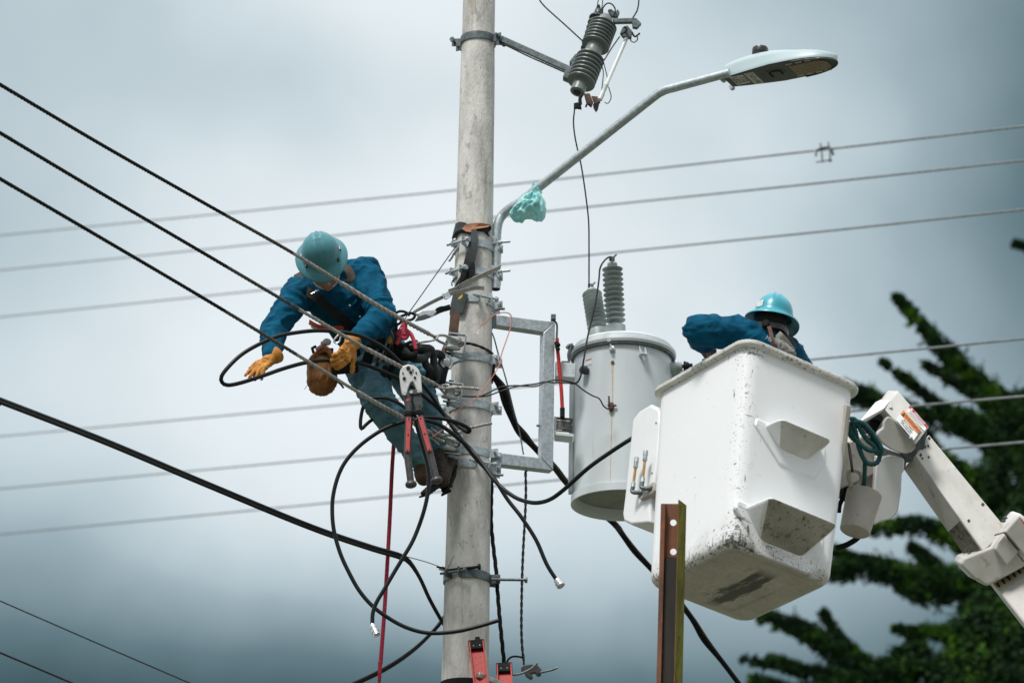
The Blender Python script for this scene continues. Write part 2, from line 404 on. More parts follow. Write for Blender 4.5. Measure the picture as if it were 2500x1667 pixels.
m_cot = mat('cotton_cap', (.70, .70, .68), .8)

# ------------------------------------------------------------------ ground (seen by the light only, far below the frame)
g = MB(); g.add([V((-900, -600, 0)), V((900, -600, 0)), V((900, 1200, 0)), V((-900, 1200, 0))], [(0, 1, 2, 3)])
gr = build('ground', g, m_grass); gr['kind'] = 'structure'; gr['label'] = 'grassy ground below the pole and the truck'

# ------------------------------------------------------------------ utility pole
PC = at(1152.5, 833, 20); PX, PY = PC.x, 20.0
def rpx(px, y):     # half width in px -> metres
    a = at(1150, y, 20); return px*(a-CAM).dot(CF)/FPX
z1, z2 = at(1169, 20, 20).z, at(1143, 1420, 20).z
R1, R2 = rpx(39.5, 20), rpx(55.5, 1420)
def prad(z): return R1+(R2-R1)*(z-z1)/(z2-z1)
def zof(y, x=1150): return at(x, y, 20-.12).z
prof = []; zz = 0
while zz < z1+1.2: prof.append((zz, prad(zz)+.0012*math.sin(zz*3.1)+.0008*math.sin(zz*7.7))); zz += .15
mb = MB().lathe(V((PX, PY, 0)), V((0, 0, 1)), prof, 64)
pole = build('utility_pole', mb, m_conc); tag(pole, 'tall round grey concrete utility pole with weather stains, in the middle', 'pole')

def onpole(deg, z, off=0):     # 0 = right, -90 = towards the street
    a = math.radians(deg); r = prad(z)+off
    return V((PX+r*math.cos(a), PY+r*math.sin(a), z))
def dirp(deg): a = math.radians(deg); return V((math.cos(a), math.sin(a), 0))
Zv = V((0, 0, 1))
def bolt(mbx, a, b, r=.008, head=True, nut=None):
    mbx.cyl(a, b, r, 12); d = (b-a).normalized()
    if head: mbx.lathe(b-d*.004, d, [(0, r*2.1), (.014, r*2.1)], 6)
    if nut is not None:
        p = a.lerp(b, nut); mbx.lathe(p-d*.006, d, [(0, r*1.9), (.013, r*1.9)], 6)
def clamp(y, hpx, lugs, label, m_=None, gap=26, th=.006, bl=.17, domed=False, x=1150):
    m_ = m_ or m_galv
    z = zof(y, x); h = hpx*PXM/math.cos(PITCH)
    t = thing('pole_clamp', label, 'clamp', V((PX, PY, z)), 'steel clamps bolted round the concrete pole')
    lugs = sorted(lugs)
    for i, a0 in enumerate(lugs):
        a1 = lugs[(i+1) % len(lugs)]
        if a1 <= a0: a1 += 360
        mb = MB(); n = 40; vs = []
        s, e = a0+gap/2, a1-gap/2
        for k in range(n+1):
            a = s+(e-s)*k/n
            for rr, zz_ in ((.002, -h/2), (.002+th, -h/2), (.002+th, h/2), (.002, h/2)):
                vs.append(onpole(a, z, rr)+Zv*zz_)
        fs = [(k*4+j, k*4+(j+1) % 4, k*4+4+(j+1) % 4, k*4+4+j) for k in range(n) for j in range(4)]+[(3, 2, 1, 0), tuple(n*4+j for j in range(4))]
        mb.add(vs, fs)
        for a in (s, e):   # out-turned ears
            c = onpole(a, z, .002+.030); tng = dirp(a+90)
            mb.box(c, .062, th, h*1.06, dirp(a), tng, Zv)
        build('band', mb, m_, t, bevel=.0015, seg=1)
    for a in lugs:
        mb = MB(); c = onpole(a, z, .040); tng = dirp(a+90)
        if domed:
            q = c+tng*.045-tng*.0; mb.cyl(c-tng*bl/2, c+tng*.05, .008, 12)
            mb.ell(c+tng*.035 if a > -60 else c-tng*.035, (.019, .019, .015), (dirp(a), Zv, tng), 16, 8)
        else: bolt(mb, c-tng*bl/2, c+tng*bl*.45, .008, True, .22)
        build('bolt', mb, m_galv if m_ is m_galv else m_galvd, t)
    return t
clamp(82, 19, [-18, 160], 'dark weathered clamp at the top of the pole holding the cutout arm', m_galvd, x=1165)
clamp(592, 19, [-128, 8], 'upper steel clamp holding the lamp pipe, just under the black sleeve', x=1155)
clamp(660, 18, [-132, 8], 'steel clamp holding the lamp pipe, behind the grey sling', x=1155)
clamp(727, 20, [-62, 12], 'clamp holding the top of the square steel bracket frame', x=1153)
clamp(869, 21, [-12, 175], 'clamp with round bolt head beside the topmost spool insulator', domed=True, x=1152)
clamp(985, 20, [-14, 175], 'clamp with round bolt head beside the middle spool insulator', domed=True, x=1150)
clamp(1099, 20, [-14, 175], 'clamp with round bolt head beside the lowest spool insulator', domed=True, x=1148)
clamp(1131, 22, [-62, 4], 'clamp holding the bottom of the square steel bracket frame', x=1146)
c_low = clamp(1400, 20, [-118, 6], 'lowest clamp on the pole with long bolt sticking out right', m_galvd, x=1143)
mb = MB(); zl = zof(1405); a = onpole(-20, zl, .02); bolt(mb, a, a+V((.20, -.03, -.008)), .009); build('long_bolt', mb, m_galvd, c_low)
mb = MB(); a = onpole(-128, zof(1393), .03); bolt(mb, a, a+V((.17, -.035, .012)), .009, True, .3); build('threaded_rod', mb, m_dark, c_low)

# ------------------------------------------------------------------ spool insulators on racks
def spool(px, py, Y, label, tilt):
    c = at(px, py, Y); ax = (Zv*1+V((tilt, -.25, 0))).normalized()
    t = thing('spool_insulator', label, 'insulator', c, 'spool insulators on the left side of the pole')
    X = V((1, 0, 0)); X = (X-ax*X.dot(ax)).normalized(); Yv = ax.cross(X)
    r = .049
    mb = MB().lathe(c-ax*.042, ax, [(0, .026), (.002, .040), (.008, r), (.016, r*1.02), (.024, .040), (.034, .031), (.046, .031), (.058, .040), (.066, r*1.0), (.074, r*.98), (.081, .038), (.083, .022)], 36)
    build('spool', mb, m_porcl, t, ang=50)
    mb = MB(); w = .034
    back = X*.072; 
    for s_ in (-1, 1):
        pl = [c+ax*(s_*.052)-X*.034-Yv*w, c+ax*(s_*.052)-X*.034+Yv*w, c+ax*(s_*.052)+back+Yv*w, c+ax*(s_*.052)+back-Yv*w]
        mb.prism(pl, ax*(.009*s_))
    mb.box(c+back, .009, w*2, .116, X, Yv, ax)
    build('rack', mb, m_galv, t, bevel=.004)
    mb = MB().cyl(c-ax*.085, c+ax*.068, .009, 12); mb.lathe(c+ax*.060, ax, [(0, .017), (.014, .017)], 6)
    mb.lathe(c-ax*.072, ax, [(0, .015), (.012, .015)], 6)
    build('pin', mb, m_galvd, t)
    mb = MB().beam(c-ax*.07+Yv*-.03, c-ax*.085+X*.07-Yv*.05, .014, .02); build('cotter', mb, m_galvd, t, bevel=.003)
    return c
s1 = spool(1106, 838, 19.76, 'topmost white spool insulator where the highest strand ends', .12)
s2 = spool(1098, 958, 19.76, 'middle white spool insulator with loose bright strand tail', .12)
s3 = spool(1096, 1083, 19.76, 'lowest white spool insulator above the boots', .12)

# ------------------------------------------------------------------ the three stranded conductors coming in from the left
def conductor(pts, grip, label, end):
    P = pth(pts)
    t = thing('stranded_wire', label, 'wire', P[-1], 'three twisted conductors running down to the pole from the left')
    P = [P[0]+(P[0]-P[1]).normalized()*4]+P
    a = spline(P, .009)
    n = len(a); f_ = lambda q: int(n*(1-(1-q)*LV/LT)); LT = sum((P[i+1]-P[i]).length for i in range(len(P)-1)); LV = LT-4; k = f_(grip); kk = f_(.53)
    mb = MB().tube(a[:kk], .0098, 18, True, 5, .14, .34); build('shaded_strand', mb, m_shaded, t, ang=60)  # dark look of this length is light contrast put into the colour
    k2 = f_(.66); mb = MB().tube(a[kk-1:k2+1], .0097, 18, True, 5, .14, .34); build('half_shaded_strand', mb, m_mids, t, ang=60); kk = k2
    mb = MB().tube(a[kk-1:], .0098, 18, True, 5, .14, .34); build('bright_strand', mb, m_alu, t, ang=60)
    mb = MB().tube(a[k:f_(.985)], .0132, 18, True, 3, .16, .34); build('preformed_grip', mb, m_grip, t, ang=60)
    # the grip's loop round the spool
    e = P[-1]; c = end
    lp = [e, e.lerp(c, .5)+V((0, -.02, .022)), c+V((.03, -.045, .0)), c+V((.062, .0, 0)), c+V((.03, .05, 0)), e.lerp(c, .5)+V((0, .03, -.01)), e+V((0, .01, -.006))]
    mb = MB().tube(spline(lp, .006), .0085, 12, True, 4, .07, .25); build('loop', mb, m_alu, t, ang=60)
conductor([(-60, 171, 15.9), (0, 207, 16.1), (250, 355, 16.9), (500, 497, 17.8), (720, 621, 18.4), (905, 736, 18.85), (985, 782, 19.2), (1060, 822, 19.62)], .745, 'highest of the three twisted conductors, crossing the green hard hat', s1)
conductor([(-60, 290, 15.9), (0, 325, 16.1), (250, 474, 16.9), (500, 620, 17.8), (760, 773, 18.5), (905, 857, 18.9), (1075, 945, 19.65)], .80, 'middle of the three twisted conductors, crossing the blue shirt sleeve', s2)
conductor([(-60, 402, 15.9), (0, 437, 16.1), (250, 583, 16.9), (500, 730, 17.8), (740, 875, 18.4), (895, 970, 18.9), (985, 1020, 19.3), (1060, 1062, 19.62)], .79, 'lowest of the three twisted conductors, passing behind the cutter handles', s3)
# loose strand tails
def wire(name, pts, r, m_, label, cat='wire', Y=20, group=None, n=10, step=.02, lob=0, pitch=.08, ang=60, depth=.2, ext=(0, 0)):
    mb = MB(); P = pth(pts, Y)
    if ext[0]: P = [P[0]+(P[0]-P[1]).normalized()*ext[0]*(1-i/4) for i in range(4)]+P
    if ext[1]: P = P+[P[-1]+(P[-1]-P[-2]).normalized()*ext[1]*(i+1)/4 for i in range(4)]
    if lob: mb.strand(P, r, lob, pitch, min(step, pitch/10), 18, depth)
    else: mb.tube(spline(P, step), r, n)
    o = build(name, mb, m_, ang=ang); tag(o, label, cat, group); return o
wire('strand_tail', [(1065, 944, 19.62), (1085, 948, 19.6), (1115, 946, 19.6), (1145, 947, 19.6), (1171, 950, 19.6)], .0085, m_alu, 'bright cut strand tail sticking right from the middle spool insulator', 'wire tail', lob=5, pitch=.07, depth=.35)
wire('strand_tail', [(1050, 1052, 19.6), (1075, 1062, 19.58), (1110, 1058, 19.58), (1150, 1044, 19.6), (1201, 1033, 19.62)], .0085, m_alu, 'bright cut strand tail pointing up right above the lowest spool insulator', 'wire tail', lob=5, pitch=.07, depth=.35)
wire('strand_tail', [(1000, 842, 19.5), (1020, 837, 19.48), (1048, 833, 19.5), (1066, 828, 19.52), (1069, 820, 19.55)], .006, m_alu, 'short curled strand beside the pink rope knot', 'wire tail', lob=5, pitch=.07, depth=.35)
for i, q in enumerate([[(1048, 1050), (1062, 1066), (1085, 1078)], [(1052, 1045), (1072, 1058), (1100, 1072), (1110, 1075)], [(1040, 1060), (1060, 1075), (1072, 1085)]]):
    wire('grip_leg', q, .006, m_alu, ['upper', 'middle', 'lower'][i]+' loose silvery leg of the wire grip at the lowest spool', 'wire grip', 19.58, 'loose legs of the wire grip', lob=4, pitch=.06, depth=.35)

# ------------------------------------------------------------------ background wires (far side of the street)
bgw = [([(-80, 583), (0, 575), (700, 506), (1250, 450), (2000, 367), (2580, 299)], 'highest blurred wire behind the pole, carrying the small clamp'),
       ([(-80, 668), (0, 660), (700, 588), (1300, 520), (2000, 447), (2580, 383)], 'second highest blurred wire behind the pole'),
       ([(-80, 782), (0, 774), (700, 702), (1400, 627), (2000, 566), (2580, 503)], 'third highest blurred wire behind the pole and hard hats'),
       ([(-80, 1073), (0, 1065), (700, 1000), (1400, 932), (2000, 876), (2580, 819)], 'blurred wire passing behind the transformer and white bucket rim'),
       ([(-80, 1201), (0, 1193), (700, 1128), (1400, 1066), (2000, 1011), (2580, 960)], 'blurred wire behind the bucket, level with the boom elbow'),
       ([(-80, 1312), (0, 1304), (700, 1237), (1400, 1168), (2000, 1122), (2580, 1072)], 'lowest blurred wire, behind the pole and the tree')]
m_bg = mat('far_wire', (.22, .235, .235), .5, .3, (.11, .12, .12), 8)
for pts, lb in bgw:
    q = [(x, y, 62-(x/2500)**.8*32 if x > 0 else 62) for x, y in pts]
    wire('overhead_wire', q, .0122, m_bg, lb, group='blurred overhead wires behind the pole', step=.2, lob=0, n=8, ext=(45, 12))
# small clamp on the highest wire
Yc = 62-(2013/2500)**.8*32
t = thing('wire_clamp', 'small blurred line clamp hanging on the highest background wire', 'clamp', at(2013, 365, Yc))
k = (at(2014, 365, Yc)-at(2013, 365, Yc)).length
mb = MB().tube(spline(pth([(1992, 381), (1993, 370), (2003, 364), (2014, 361), (2027, 362), (2032, 372), (2034, 379)], Yc), .01), 2.9*k, 10); build('clamp_body', mb, m_dark, t)
mb = MB().tube(pth([(1992, 380), (1990, 366)], Yc), 3*k, 8); mb.tube(pth([(2033, 372), (2032, 364)], Yc), 3*k, 8); build('connector', mb, m_galv, t)
mb = MB()
for q in ([(2006, 368), (2008, 397)], [(2026, 368), (2027, 393)], [(1992, 396), (2030, 391)], [(2003, 350), (2004, 362)], [(2022, 348), (2024, 360)]): mb.tube(pth(q, Yc), 2.0*k, 8)
mb.ell(at(2027, 392, Yc), 4.2*k); build('jumper', mb, m_galvd, t)

# ------------------------------------------------------------------ thick service bundle at lower left and thin lines
t = thing('service_cable', 'thick black double cable sloping from the left edge to the pole', 'cable', at(985, 1362, 19.8))
for dy, r, dY in ((-3.6, .0115, 0), (3.6, .011, .02)):
    P = pth([(-900, 560+dy, 14.5), (-60, 955+dy, 17), (0, 978+dy, 17.2), (250, 1075+dy, 17.9), (500, 1180+dy, 18.6), (750, 1283+dy, 19.2), (900, 1335+dy, 19.6), (975, 1357+dy, 19.8), (1000, 1372+dy*.6, 19.85), (1026, 1412, 19.87), (1048, 1460, 19.9), (1078, 1514, 20.05), (1100, 1545, 20.2)], 19.8)
    build('cable_core', MB().tube(spline(P, .03), r, 12), m_rubber, t)
wire('service_cable', [(1085, 1505, 20.15), (1062, 1535, 20.1), (1010, 1585, 20), (940, 1632, 19.9), (850, 1675, 19.8), (780, 1705, 19.7), (500, 1800, 19.4), (0, 1900, 19)], .0145, m_rubber, 'black cable leaving the pole near the bottom edge, down to the left', 'cable', lob=2, pitch=3, depth=.3)
wire('drop_line', [(-60, 1440), (0, 1466), (230, 1566), (465, 1667), (560, 1706)], .0045, m_dark, 'thin line crossing the bottom left corner, the upper one', Y=22, ext=(9, 9))
wire('drop_line', [(-60, 1566), (0, 1592), (100, 1634), (190, 1672), (260, 1700)], .0065, m_dark, 'thicker line crossing the bottom left corner, the lower one', Y=21, ext=(9, 9))
wire('tie_wire', [(992, 1358, 19.85), (1040, 1371, 19.8), (1082, 1386, 19.75)], .0025, m_dark, 'thin tie wire from the black double cable to the lowest clamp', 'wire')
t = thing('wedge_grip', 'small shiny wedge grip fixed to the lowest clamp', 'cable grip', at(1080, 1386, 19.74))
mb = MB().prism(pth([(1070, 1388), (1079, 1379), (1092, 1386), (1082, 1392)], 19.74), V((0, .02, 0))); build('shell', mb, m_chrome, t, bevel=.003)
mb = MB().tube(spline(pth([(1066, 1383), (1078, 1385), (1088, 1386)], 19.72), .01), .006, 8); build('wedge', mb, m_dark, t)
mb = MB().tube(pth([(1094, 1384), (1109, 1355)], 19.72), .0016, 6); mb.tube(spline(pth([(1082, 1388), (1092, 1396), (1104, 1402)], 19.72), .01), .0022, 6); build('tail', mb, m_dark, t)

# ------------------------------------------------------------------ coiled coaxial cables in front of the pole
YC = 19.25
t = thing('coaxial_cable', 'long black cable looping round the left gloved hand, silver connector hanging right of the pole', 'cable', at(1370, 1425, 19.4))
P = pth([(1362, 1420, 19.4), (1335, 1377, 19.4), (1309, 1318, 19.4), (1273, 1262, 19.4), (1238, 1217, 19.42), (1204, 1163, 19.42), (1187, 1145, 19.45), (1162, 1119, 19.45), (1136, 1086, 19.45), (1111, 1051, 19.45), (1085, 1014, 19.45), (1051, 962, 19.4), (1025, 931, 19.35), (1000, 908, 19.28), (972, 880, 19.2), (934, 847, 19.1), (883, 821, 19), (832, 811, 18.95), (780, 807, 18.9), (730, 811, 18.85), (678, 821, 18.78), (627, 843, 18.72), (589, 866, 18.7), (559, 894, 18.68), (541, 918, 18.68), (542, 933, 18.7), (556, 940, 18.72), (589, 934, 18.76), (648, 915, 18.84), (691, 900, 18.9), (742, 886, 18.95), (785, 880, 19), (830, 881, 19.05), (865, 884, 19.1), (908, 896, 19.15), (972, 924, 19.3), (1010, 948, 19.38), (1061, 988, 19.5), (1085, 1012, 19.52), (1116, 1037, 19.5), (1136, 1052, 19.45), (1145, 1054, 19.42), (1146, 1047, 19.4), (1128, 1036, 19.38), (1100, 1026, 19.36), (1068, 1020, 19.34), (1039, 1019, 19.32), (1020, 1022, 19.3)])
build('sheath', MB().tube(spline(P, .02), .0118, 12), m_rubber, t)
mb = MB(); a, b = at(1359, 1414, 19.4), at(1374, 1436, 19.38); mb.lathe(a, b-a, [(0, .014), (.003, .020), (.022, .021), (.026, .025), (.052, .025), (.054, .02)], 20); build('connector', mb, m_chrome, t)
t = thing('coaxial_cable', 'black cable draped from the cutters, dipping right of the pole towards the bucket', 'cable', at(1290, 1227, 19.3))
P = pth([(1020, 1024, 19.3), (1039, 1026, 19.3), (1068, 1034, 19.33), (1095, 1051, 19.36), (1119, 1070, 19.38), (1145, 1092, 19.4), (1162, 1112, 19.38), (1179, 1133, 19.36), (1204, 1168, 19.32), (1225, 1190, 19.3), (1247, 1207, 19.25), (1272, 1220, 19.2), (1306, 1227, 19.1), (1340, 1220, 19), (1374, 1197, 18.9), (1435, 1143, 18.8), (1488, 1105, 18.75), (1539, 1072, 18.7), (1585, 1045, 18.7)])
build('sheath', MB().tube(spline(P, .02), .0122, 12), m_rubber, t)
t = thing('coaxial_cable', 'black cable making the big left loop, its cut end passing in front of the pole', 'cable', at(811, 1242, 19.2))
P = pth([(1012, 1022), (990, 1028), (941, 1045), (890, 1078), (852, 1115), (829, 1153), (815, 1200), (811, 1242), (815, 1293), (830, 1348), (850, 1393), (877, 1441), (911, 1480), (952, 1510), (990, 1530), (1029, 1542), (1067, 1545), (1118, 1540), (1169, 1528), (1216, 1514)], 19.2)
build('sheath', MB().tube(spline(P, .02), .0118, 12), m_rubber, t)
t = thing('coaxial_cable', 'grey black cable hanging from the cutters with silver connector end at lower left', 'cable', at(910, 1525, 19.15))
P = pth([(1014, 1020), (1018, 1040), (1031, 1087), (1045, 1140), (1046, 1191), (1034, 1250), (1010, 1315), (983, 1362), (962, 1397), (938, 1438), (919, 1470), (910, 1497), (909, 1527)], 19.12)
build('sheath', MB().tube(spline(P, .02), .0118, 12), m_rubber, t)
mb = MB(); a, b = at(908, 1524, 19.12), at(924, 1557, 19.08)
mb.lathe(a, b-a, [(0, .012), (.004, .017), (.018, .017), (.020, .020), (.030, .020), (.032, .018), (.045, .019), (.047, .022), (.060, .022), (.062, .019), (.082, .019), (.083, .014)], 20); build('connector', mb, m_chrome, t)
t = thing('coaxial_cable', 'short bent black cable end left of the cutter handles', 'cable', at(885, 1045, 19.2))
P = pth([(985, 1012), (960, 1012), (934, 1014), (908, 1025), (892, 1038), (882, 1047), (880, 1030), (884, 1003), (893, 975), (905, 945), (918, 900), (928, 868)], 19.35)
build('sheath', MB().tube(spline(P, .012), .0105, 12), m_rubber, t)
wire('coiled_cable_end', [(905, 972), (918, 971), (940, 971), (960, 977), (980, 988), (992, 998)], .0105, m_rubber, 'short black cable curving over the front thigh', 'cable', 19.15)

# ------------------------------------------------------------------ hydraulic cutters hanging on the wires
YT = 19.0
t = thing('cable_cutter', 'long handled cutter with white head and red gripped handles hanging on the cables', 'cutter', at(1010, 1000, YT))
def P2(x, y, dY=0): return at(x, y, YT+dY)
vd = V((0, 1, 0))
outline = [(975, 918), (977, 903), (985, 893), (996, 889), (1010, 891), (1021, 900), (1027, 914), (1029, 935), (1031, 957), (1018, 958), (1011, 935), (1008, 930), (1002, 933), (997, 945), (993, 962), (981, 964), (978, 945)]
mb = MB().prism([P2(*p) for p in outline], vd*.024); build('cutter_head', mb, m_head, t, bevel=.004)
mb = MB()
for (x, y, r) in ((997, 899, 5), (1003, 909, 4), (987, 924, 4), (1013, 922, 3), (984, 911, 2), (1008, 903, 2), (1016, 910, 2)):
    mb.lathe(P2(x, y, -.002), -vd, [(0, r*PXM), (.006, r*PXM*.9)], 16)
build('rivet', mb, m_dark, t)
mb = MB()
for pl in ([(984, 960), (999, 954), (1006, 964), (1004, 983), (998, 989), (990, 988), (985, 975)], [(1010, 963), (1026, 960), (1031, 972), (1033, 995), (1022, 997), (1012, 990), (1008, 975)]):
    mb.prism([P2(x, y, -.012) for x, y in pl], vd*.045)
mb.prism([P2(x, y, -.02) for x, y in [(998, 955), (1003, 950), (1024, 950), (1028, 956), (1025, 962), (1001, 963)]], vd*.01)
build('link_plate', mb, m_gun, t, bevel=.003)
mb = MB()
for x, y in ((988, 961), (1004, 957), (1022, 955)): mb.lathe(P2(x, y, -.022), -vd, [(0, .011), (.004, .010)], 14)
build('pivot_bolt', mb, m_chrome, t)
mb = MB().lathe(P2(995, 976, -.012), -vd, [(0, .010), (.003, .010)], 14); build('red_button', mb, m_redin, t)
for (top, mid, low, end) in (((998, 985), (999, 1010), (995, 1110), (1003, 1178)), ((1020, 990), (1022, 1008), (1050, 1108), (1065, 1168))):
    a, b, c, d = [P2(*p) for p in (top, mid, low, end)]
    h = MB()
    path = [a, b, b.lerp(c, .5), c, c.lerp(d, .5), d]
    h.tube(spline(path, .03), [.023, .024, .026, .027, .027, .025, .023, .022, .021, .020, .020, .020], 16)
    ax = (d-c).normalized()
    h.lathe(d-ax*.01, ax, [(0, .018), (.008, .030), (.020, .034), (.032, .030), (.038, .02)], 24, sx=1)
    H = build('handle', h, m_gun, t)
    r = MB()
    for k in (0, .035): 
        q = b.lerp(c, k/.3*.3)-(c-b).normalized()*.01; r.lathe(q, c-b, [(0, .027), (.004, .030), (.014, .030), (.018, .027)], 20)
    build('collar', r, m_blackm, H)
    q0, q1 = b.lerp(c, .13), b.lerp(c, .97)
    ins = MB().box((q0+q1)/2-vd*.0235, .026, .012, (q1-q0).length, (c-b).cross(vd).normalized(), vd, (c-b).normalized())
    build('grip_inset', ins, m_redin, H, bevel=.003)
    s_ = MB()
    for k in (.04, .5, .96): s_.lathe(q0.lerp(q1, k)-vd*.029, -vd, [(0, .005), (.003, .005)], 10)
    build('screw', s_, m_ink, H)
mb = MB().tube(spline([P2(1010, 1008, .01), P2(1018, 1013, -.02), P2(1020, 1020, -.02), P2(1012, 1024, 0)], .005), .004, 8); build('hook', mb, m_alu, t)
# ------------------------------------------------------------------ street lamp on the pole
def YL(x): return 20-(x-1222)/(1765-1222)*.62 if x > 1222 else 20
t = thing('street_lamp', 'pale grey LED street lamp on a long bent galvanised arm', 'street lamp', at(1210, 706, 20))
LP = [at(1210, 706, 20), at(1212, 600, 20), at(1213, 565, 20), at(1218, 540, 20), at(1228, 524, 20), at(1245, 509, YL(1245))]
LP = LP+[at(x, y, YL(x)) for x, y in ((1270, 493), (1321, 457), (1422, 380), (1520, 300), (1595, 238), (1609, 228), (1626, 220), (1645, 215), (1700, 202), (1782, 178))]
P = []
P = spline(LP[:7], .02)+[LP[6].lerp(LP[10], i/30) for i in range(31)][1:]+spline([LP[10], LP[11], LP[12], LP[13]], .01)+[LP[13].lerp(LP[15], i/10) for i in range(1, 11)]
build('arm', MB().tube(P, [.0295, .0265], 24), m_galv, t)
mb = MB().cyl(at(1210, 707, 20)-Zv*.001, at(1210, 707, 20)+Zv*.05, .0245, 20); build('pipe_bore', mb, m_dark, t)
mb = MB()
for y in (592, 663):
    c = at(1216, y, 19.97); bolt(mb, c, c+V((.075, -.005, .006)), .008, False, .25)
    c = at(1211, y, 20); mb.box(c-V((.02, 0, 0)), .04, .08, .05)
build('fixing_bolt', mb, m_galv, t, bevel=.003)
# the lamp head
O = at(1766, 188, 19.40)
Lx = (at(2031, 134, 19.06)-O); LL = Lx.length; Lx.normalize()
Wd = V((.46, .88, 0)); Wd = (Wd-Lx*Wd.dot(Lx)).normalized()
Up = Lx.cross(Wd).normalized()
if Up.z < 0: Up = -Up
def HL(s, w, h): return O+Lx*s+Wd*w+Up*h
def halfw(s):
    s_ = s/LL
    if s_ < .0: return 0
    return [.062, .088, .104, .116, .124, .128, .129, .127, .122, .110, .088, .050, .01][0] if False else (.066+.060*min(1, s_/.45)**.8 if s_ < .55 else .126*math.sqrt(max(.0, 1-((s_-.55)/.452)**2.6)))
sec = [0, .03, .08, .15, .25, .35, .45, .55, .65, .75, .83, .90, .95, .98, 1.0]
wc = .075  # centre line offset
up_n = 10; mb = MB(); vs = []
for q in sec:
    s_ = q*LL; hw = max(.006, halfw(s_)); topi = (.078+.040*math.sin(math.pi*min(1, q/.8+.15)))*(1-.80*max(0, (q-.55)/.45)**2.2)
    topi = max(.012, topi)
    ring = [(-hw, -.004), (-hw*1.0, .012)]
    for k in range(up_n+1):
        a = math.pi*(1-k/up_n); ring.append((hw*math.cos(a)*(.99), .016+topi*math.sin(a)**.75 if 0 < k < up_n else .014))
    ring += [(hw, .012), (hw, -.004)]
    vs += [HL(s_, wc+w, h) for w, h in ring]
n = up_n+5
fs = [(i*n+k, i*n+k+1, (i+1)*n+k+1, (i+1)*n+k) for i in range(len(sec)-1) for k in range(n-1)]
fs += [tuple(range(n)), tuple((len(sec)-1)*n+k for k in range(n))[::-1]]
mb.add(vs, fs)
housing = build('lamp_housing', mb, m_lamp, t, ang=40)
poly = [(q, 1) for q in sec[:-1]]+[(1.0, 0)]+[(q, -1) for q in sec[:-1][::-1]]
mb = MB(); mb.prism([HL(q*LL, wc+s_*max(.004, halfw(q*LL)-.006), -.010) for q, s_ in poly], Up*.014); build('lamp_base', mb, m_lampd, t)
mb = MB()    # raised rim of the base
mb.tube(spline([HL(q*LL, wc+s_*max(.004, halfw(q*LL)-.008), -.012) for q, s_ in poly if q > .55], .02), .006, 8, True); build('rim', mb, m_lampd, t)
q0, q1 = .60, .93
hwm = .072
mb = MB().prism([HL(s_*LL, wc+w, -.019) for s_, w in ((q0, -hwm), (q1-.06, -hwm), (q1, -hwm*.5), (q1, hwm*.5), (q1-.06, hwm), (q0, hwm))], Up*.008); brd = build('led_panel', mb, m_led, t)
mb = MB()
for i in range(10):
    for j in range(4):
        if (i+j) % 7 == 3: continue
        mb.ell(HL((q0+.03+i*.031)*LL, wc-.055+j*.036, -.020), (.0065, .0065, .004), (Lx, Wd, Up), 10, 6)
build('led_lens', mb, m_ledy, brd)
mb = MB()
for s__ in (-1, 1):
    for i in range(4):
        a_ = q0-.02+i*.085; mb.box(HL((a_+.035)*LL, wc+s__*(.088), -.012), .062*LL, .014, .004, Lx, Wd, Up)
build('vent_slot', mb, m_refl, t)
mb = MB().prism([HL(s_*LL, wc+w, -.0135) for s_, w in ((.38, -.05), (.50, -.05), (.53, -.01), (.50, .04), (.38, .04), (.36, -.01))], Up*.004)
build('latch_cover', mb, m_lampd, t, bevel=.002)
mb = MB().tube(spline([HL(.40*LL, wc+.03, -.016), HL(.395*LL, wc-.025, -.016), HL(.42*LL, wc-.04, -.016), HL(.49*LL, wc-.035, -.016), HL(.50*LL, wc+.015, -.016)], .008), .0035, 8); build('latch', mb, m_blackm, t)
mb = MB()
for w in (-.055, .07): mb.lathe(HL(-.012, wc+w-.008, -.006), Wd, [(0, .016), (.026, .016)], 16); 
build('clamp_screw', mb, m_galv, t)
pc = HL(.30*LL, wc-.005, .125)
mb = MB().lathe(pc-Up*.02, Up, [(0, .046), (.035, .046), (.037, .050), (.060, .050), (.072, .046), (.078, .03)], 28); build('photocell', mb, m_blackpl, t, ang=40)
def text(name, body, c, X, Yv, size, m_, parent, off=.0006, ext=.0004):
    cu = bpy.data.curves.new('t', 'FONT'); cu.body = body; cu.size = size; cu.align_x = 'CENTER'; cu.align_y = 'CENTER'; cu.extrude = ext
    o = bpy.data.objects.new('t', cu); COL.objects.link(o); bpy.context.view_layer.update()
    me = bpy.data.meshes.new_from_object(o.evaluated_get(bpy.context.evaluated_depsgraph_get()))
    X = X.normalized(); Yv = (Yv-X*Yv.dot(X)).normalized(); Zn = X.cross(Yv)
    mb = MB(); mb.v = [c+X*v_.co.x+Yv*v_.co.y+Zn*(v_.co.z+off) for v_ in me.vertices]; mb.f = [list(p.vertices) for p in me.polygons]; mb.mi = [0]*len(mb.f)
    bpy.data.objects.remove(o, do_unlink=True); bpy.data.curves.remove(cu)
    return build(name, mb, m_, parent)
def plate(name, c, X, Yv, w, h, t_, m_, parent):
    X = X.normalized(); Yv = (Yv-X*Yv.dot(X)).normalized(); Zn = X.cross(Yv)
    return build(name, MB().box(c+Zn*(t_/2), w, h, t_, X, Yv, Zn), m_, parent)
